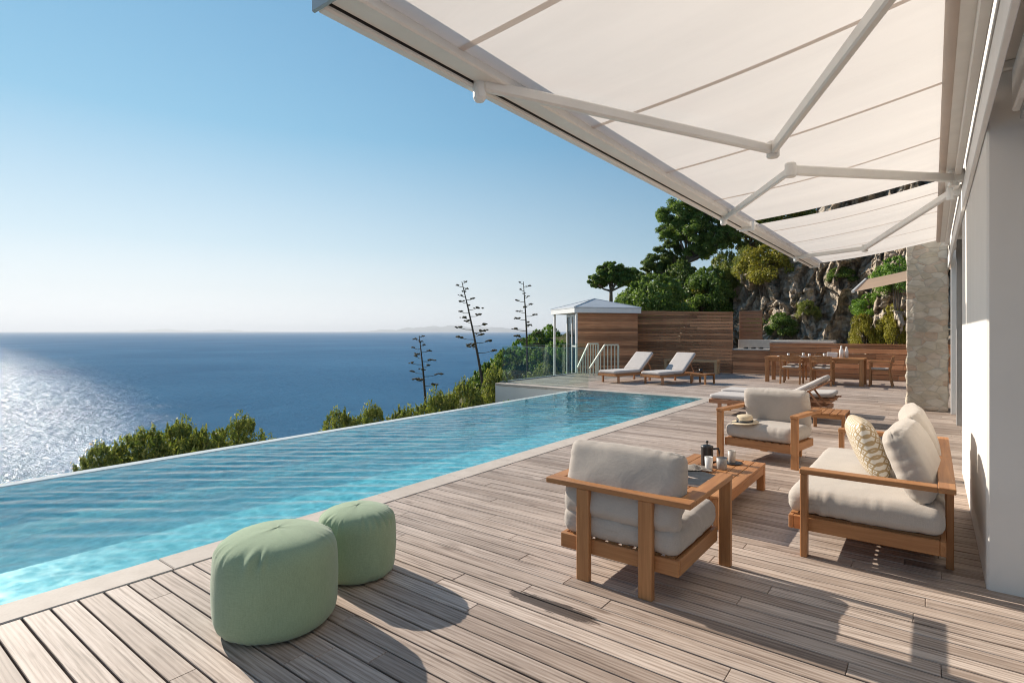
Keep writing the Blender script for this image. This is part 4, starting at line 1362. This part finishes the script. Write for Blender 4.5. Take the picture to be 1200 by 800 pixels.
for kind, u, v, dep, w_, h_, lab in (
    ('mid', 768, 321, 27, 78, 62, 'large mid green bush rising behind the tall fence'),
    ('mid', 742, 338, 28, 44, 44, 'mid green bush next to the pavilion roof'),
    ('mid', 796, 330, 27, 44, 54, 'mid green bush between the big bush and the pale rocks'),
    ('ochre', 824, 326, 26, 52, 36, 'yellow ochre bush on the rocks above the fence'),
    ('mid', 752, 330, 29, 60, 50, 'mid green bush between the pavilion roof and the big bush'),
    ('dark', 800, 306, 30, 60, 60, 'dark bush in the gap under the big pine'),
    ('mid', 830, 312, 29, 56, 50, 'mid green bush at the foot of the big pine trunk'),
    ('olive2', 850, 296, 29, 50, 56, 'olive bush between the big pine and the cliff edge'),
    ('olive', 780, 345, 27, 50, 40, 'olive bush low in front of the large mid green one'),
    ('green', 815, 349, 24, 40, 26, 'bright green bush just over the fence top'),
    ('green', 842, 348, 24, 36, 28, 'bright green bush over the right part of the fence'),
    ('ochre', 898, 288, 26, 56, 40, 'large yellowing bush under the corner of the far awning'),
    ('olive2', 874, 290, 27, 34, 36, 'olive bush left of the large yellowing one'),
    ('olive', 852, 318, 27, 40, 34, 'olive bush on the top of the pale rocks'),
    ('green', 886, 370, 22.6, 40, 24, 'small green plant at the cliff foot by the board screen'),
    ('mid', 915, 366, 22.8, 34, 26, 'small mid green plant in a cleft over the kitchen'),
    ('green', 1022, 343, 22.4, 46, 26, 'bright creeper hanging beneath the small beige awning'),
    ('ochre', 1048, 356, 22., 34, 46, 'yellowing creeper next to the stone pillar'),
    ('ochre', 1012, 368, 22., 30, 40, 'yellowing creeper left of the one by the pillar'),
    ('green', 1050, 300, 23., 44, 40, 'bright bush over the small beige awning'),
    ('olive2', 946, 352, 22.6, 26, 20, 'olive tuft rooted in the middle of the cliff'),
    ('mid', 985, 312, 23.5, 30, 18, 'mid green tuft high on the cliff below the awning'),
):
    shrub(kind, u, v, dep, w_, h_, lab, G3)

def tree(label, base, top_h, crown, n, leaves, size, aspect, mat, seed, bark='bark', name='pine_tree', lean=(0, 0), forks=6, group=None):
    """trunk with limbs that reach the crown clumps; crown = list of (dx, dy, z, radius) lobes"""
    rng = random.Random(seed)
    r = empty(name, base, 0, label, 'tree', group)
    cl = []
    for (dx, dy, z, R_) in crown:
        for i in range(n):
            a = rng.uniform(0, 2 * PI); ph = math.acos(rng.uniform(-.7, 1)); q = rng.uniform(.5, 1)
            cl.append((dx + math.sin(ph) * math.cos(a) * R_ * q, dy + math.sin(ph) * math.sin(a) * R_ * q, z + math.cos(ph) * R_ * .62 * q, R_ * rng.uniform(.13, .3)))
    leaf_cloud('crown', cl, leaves, size, aspect, M[mat], seed, r, up=.5)
    t = MB()
    tx, ty = lean
    fk = .42 * top_h
    t.tube([(0, 0, -.8), (tx * .15, ty * .15, fk * .5), (tx * .4, ty * .4, fk)], [.16, .13, .11], 9)
    for (dx, dy, z, R_) in crown:
        m_ = ((tx * .4 + dx) / 2 + rng.uniform(-.25, .25), (ty * .4 + dy) / 2 + rng.uniform(-.25, .25), (fk + z) / 2 - .1)
        t.tube([(tx * .4, ty * .4, fk - .03), m_, (dx, dy, z)], [.085, .06, .025], 7)
        for i in range(4):
            a = rng.uniform(0, 2 * PI)
            t.tube([m_, ((m_[0] + dx) / 2 + .3 * R_ * math.cos(a), (m_[1] + dy) / 2 + .3 * R_ * math.sin(a), z - .1),
                    (dx + R_ * .75 * math.cos(a), dy + R_ * .75 * math.sin(a), z + rng.uniform(-.1, .35) * R_)], [.035, .025, .008], 5)
    t.build('trunk', M[bark], r, True)
    return r
b = pt(808, 345, 31)
tree('big dark spreading pine on the cliff top against the sky', b, 4.4,
     [(-.3, 0, 4.6, 1.35), (.9, .3, 4.9, 1.2), (-1.1, .2, 3.6, .95), (.4, -.5, 3.3, 1.1), (1.6, .4, 3.6, 1.2), (-.9, -.2, 4.5, .9), (.2, .4, 5.4, .8),
      (.5, 0, 4.1, 1.2), (1.5, 0, 4.9, 1.0), (-.4, 0, 3.9, 1.0), (1.4, 0, 2.6, 1.0), (2.2, 0, 4.2, 1.1), (.5, .3, 2.3, .9), (2.2, .2, 3.0, 1.0)],
     26, 60000, .15, .36, 'leaf_mid', 51, lean=(-.2, 0))
b = pt(872, 330, 31)
tree('olive green tree behind the awning edge right of the big pine', b, 4.0,
     [(0, 0, 3.6, 1.3), (.9, .3, 3.0, 1.2), (-.7, .2, 2.7, 1.0), (1.9, .4, 3.4, 1.2), (.4, -.5, 2.1, 1.0), (2.6, 0, 2.2, 1.1), (1.2, 0, 4.3, 1.1), (2.8, 0, 4., 1.2), (3.8, 0, 3.4, 1.2)],
     24, 34000, .15, .42, 'leaf_olive', 52, name='tree')
b = pt(945, 335, 33)
tree('mid green tree on the plateau hidden mostly by the far awning', b, 4.0,
     [(0, 0, 3.4, 1.4), (1.2, .3, 3.0, 1.3), (-1.2, .2, 2.8, 1.2), (2.4, 0, 3.2, 1.3), (-.2, 0, 1.8, 1.2), (3.5, 0, 2.6, 1.3), (4.8, 0, 2.9, 1.3)],
     24, 26000, .16, .42, 'leaf_mid', 57, name='tree')
b = pt(782, 348, 32)
tree('low dark pine spreading sideways below the big pine', b, 2.6,
     [(-.6, 0, 2.0, 1.0), (.6, .2, 2.2, .9), (-1.1, .1, 1.5, .75), (.2, -.2, 2.7, .8), (0, 0, 1.5, .8)], 24, 20000, .15, .34, 'leaf_dark', 53)
b = pt(716, 362, 38)
tree('small round headed pine standing behind the pavilion roof', b, 3.0,
     [(-.6, 0, 2.15, .95), (.65, .2, 2.3, .95), (0, 0, 2.65, .9), (-1.1, 0, 1.75, .65), (.1, 0, 2.0, .8), (1.1, 0, 1.9, .7)], 26, 26000, .17, .4, 'leaf_mid', 54, group='small pines behind the pavilion')
b = pt(742, 360, 40)
tree('smaller pine just right of the round headed one', b, 2.4,
     [(0, 0, 2.3, .8), (.6, .2, 1.9, .7), (-.5, 0, 1.8, .7)], 24, 15000, .17, .4, 'leaf_mid', 55, group='small pines behind the pavilion')

def agave(u0, v0, u1, v1, dep, n, label, seed):
    a, b = pt(u0, v0, dep), pt(u1, v1, dep)
    r = empty('agave_stalk', a, 0, label, 'agave', 'dry agave flower stalks')
    rng = random.Random(seed)
    d = b - a
    def at(t): return d * t + RT * (.10 * math.sin(t * 3.0) * d.length * .12)
    MB().tube([at(-.25), at(0), at(.25), at(.5), at(.75), at(1.)], [.065, .06, .05, .04, .03, .014], 7).build('stalk', M['stalk'], r, True)
    for i in range(n):
        t = .30 + .70 * (i + .5) / n
        p = at(t)
        L_ = (.78 - .62 * ((t - .3) / .7)) * rng.uniform(.75, 1.1) * (.5 + .5 * min(1, (t - .2) / .2))
        az = i * 2.4 + rng.uniform(-.3, .3)
        e = p + Vector((math.cos(az) * L_, math.sin(az) * L_, .10 * L_ + .02))
        m_ = MB(); m_.tube([p, (p + e) / 2 - Vector((0, 0, .03)), e], [.014, .011, .010], 5)
        rr = (.19 - .10 * ((t - .3) / .7)) * rng.uniform(.8, 1.15)
        for q in range(9):
            c = e + Vector((rng.gauss(0, rr * .45), rng.gauss(0, rr * .45), rng.uniform(-.01, .05)))
            res = bmesh.ops.create_icosphere(m_.bm, subdivisions=1, radius=rr * rng.uniform(.26, .44), matrix=Matrix.Translation(c) @ Matrix.Diagonal((1, 1, .55, 1)))
        m_.build('flower_cluster', M['cluster'], r)
agave(499, 480, 491, 393, 24, 17, 'smallest dry agave stalk, furthest out over the sea', 1)
agave(566, 452, 541, 330, 22, 22, 'tall leaning dry agave stalk in the middle of the three', 2)
agave(618, 440, 613, 330, 25, 18, 'upright dry agave stalk just left of the pavilion', 3)

# small awning of the far end of the house, past the pillar
def far_awning():
    r = empty('small_awning', (-1.0, 20.6, 3.2), 0, 'small beige awning beyond the stone pillar in front of the cliff', 'awning')
    off = Vector((1.0, -20.6, -3.2))
    def atY(u, v, Y):
        d = FW + RT * ((u - 600) / 650) - Vector((0, 0, (v - 388) / 650)); k = Y / d.y
        return Vector((d.x * k, Y, 1.5 + d.z * k))
    A_, B_ = atY(1001, 328, 20.3), atY(1019, 341, 16.9)
    B_.x = A_.x = (A_.x + B_.x) / 2
    C_, D_ = Vector((.9, A_.y, A_.z + .62)), Vector((.9, B_.y, B_.z + .62))
    bm = bmesh.new(); n = 14; g = []
    for i in range(n + 1):
        row = []
        for j in range(n + 1):
            s, t = i / n, j / n
            p = (A_ * (1 - s) + C_ * s) * (1 - t) + (B_ * (1 - s) + D_ * s) * t
            row.append(bm.verts.new(p - Vector((0, 0, .05 * math.sin(PI * s)))))
        g.append(row)
    for i in range(n):
        for j in range(n): bm.faces.new((g[i][j], g[i + 1][j], g[i + 1][j + 1], g[i][j + 1]))
    me = bpy.data.meshes.new('canvas'); bm.to_mesh(me); bm.free()
    link('canvas', me, M['beige'], r, True).location = off
    MB().bar(A_ + Vector((-.03, .03, 0)), B_ + Vector((-.03, -.03, 0)), .06, .07, .008).build('front_bar', M['alu'], r).location = off
far_awning()

# ------------------------------------------------------------------ air
def haze():
    m, nt, out = new_mat('sea_haze'); T = NT(nt)
    v = T.n('ShaderNodeVolumePrincipled', {'Color': (.90, .94, 1., 1), 'Density': HAZE, 'Anisotropy': .2})
    nt.links.new(v.outputs[0], out.inputs['Volume'])
    o = MB().box(-61000, 61000, -61000, 61000, -39.5, 420, 0).build('haze', m)
    tag(o, 'pale sea haze', 'haze', kind='stuff')
HAZE = 5e-5
haze()
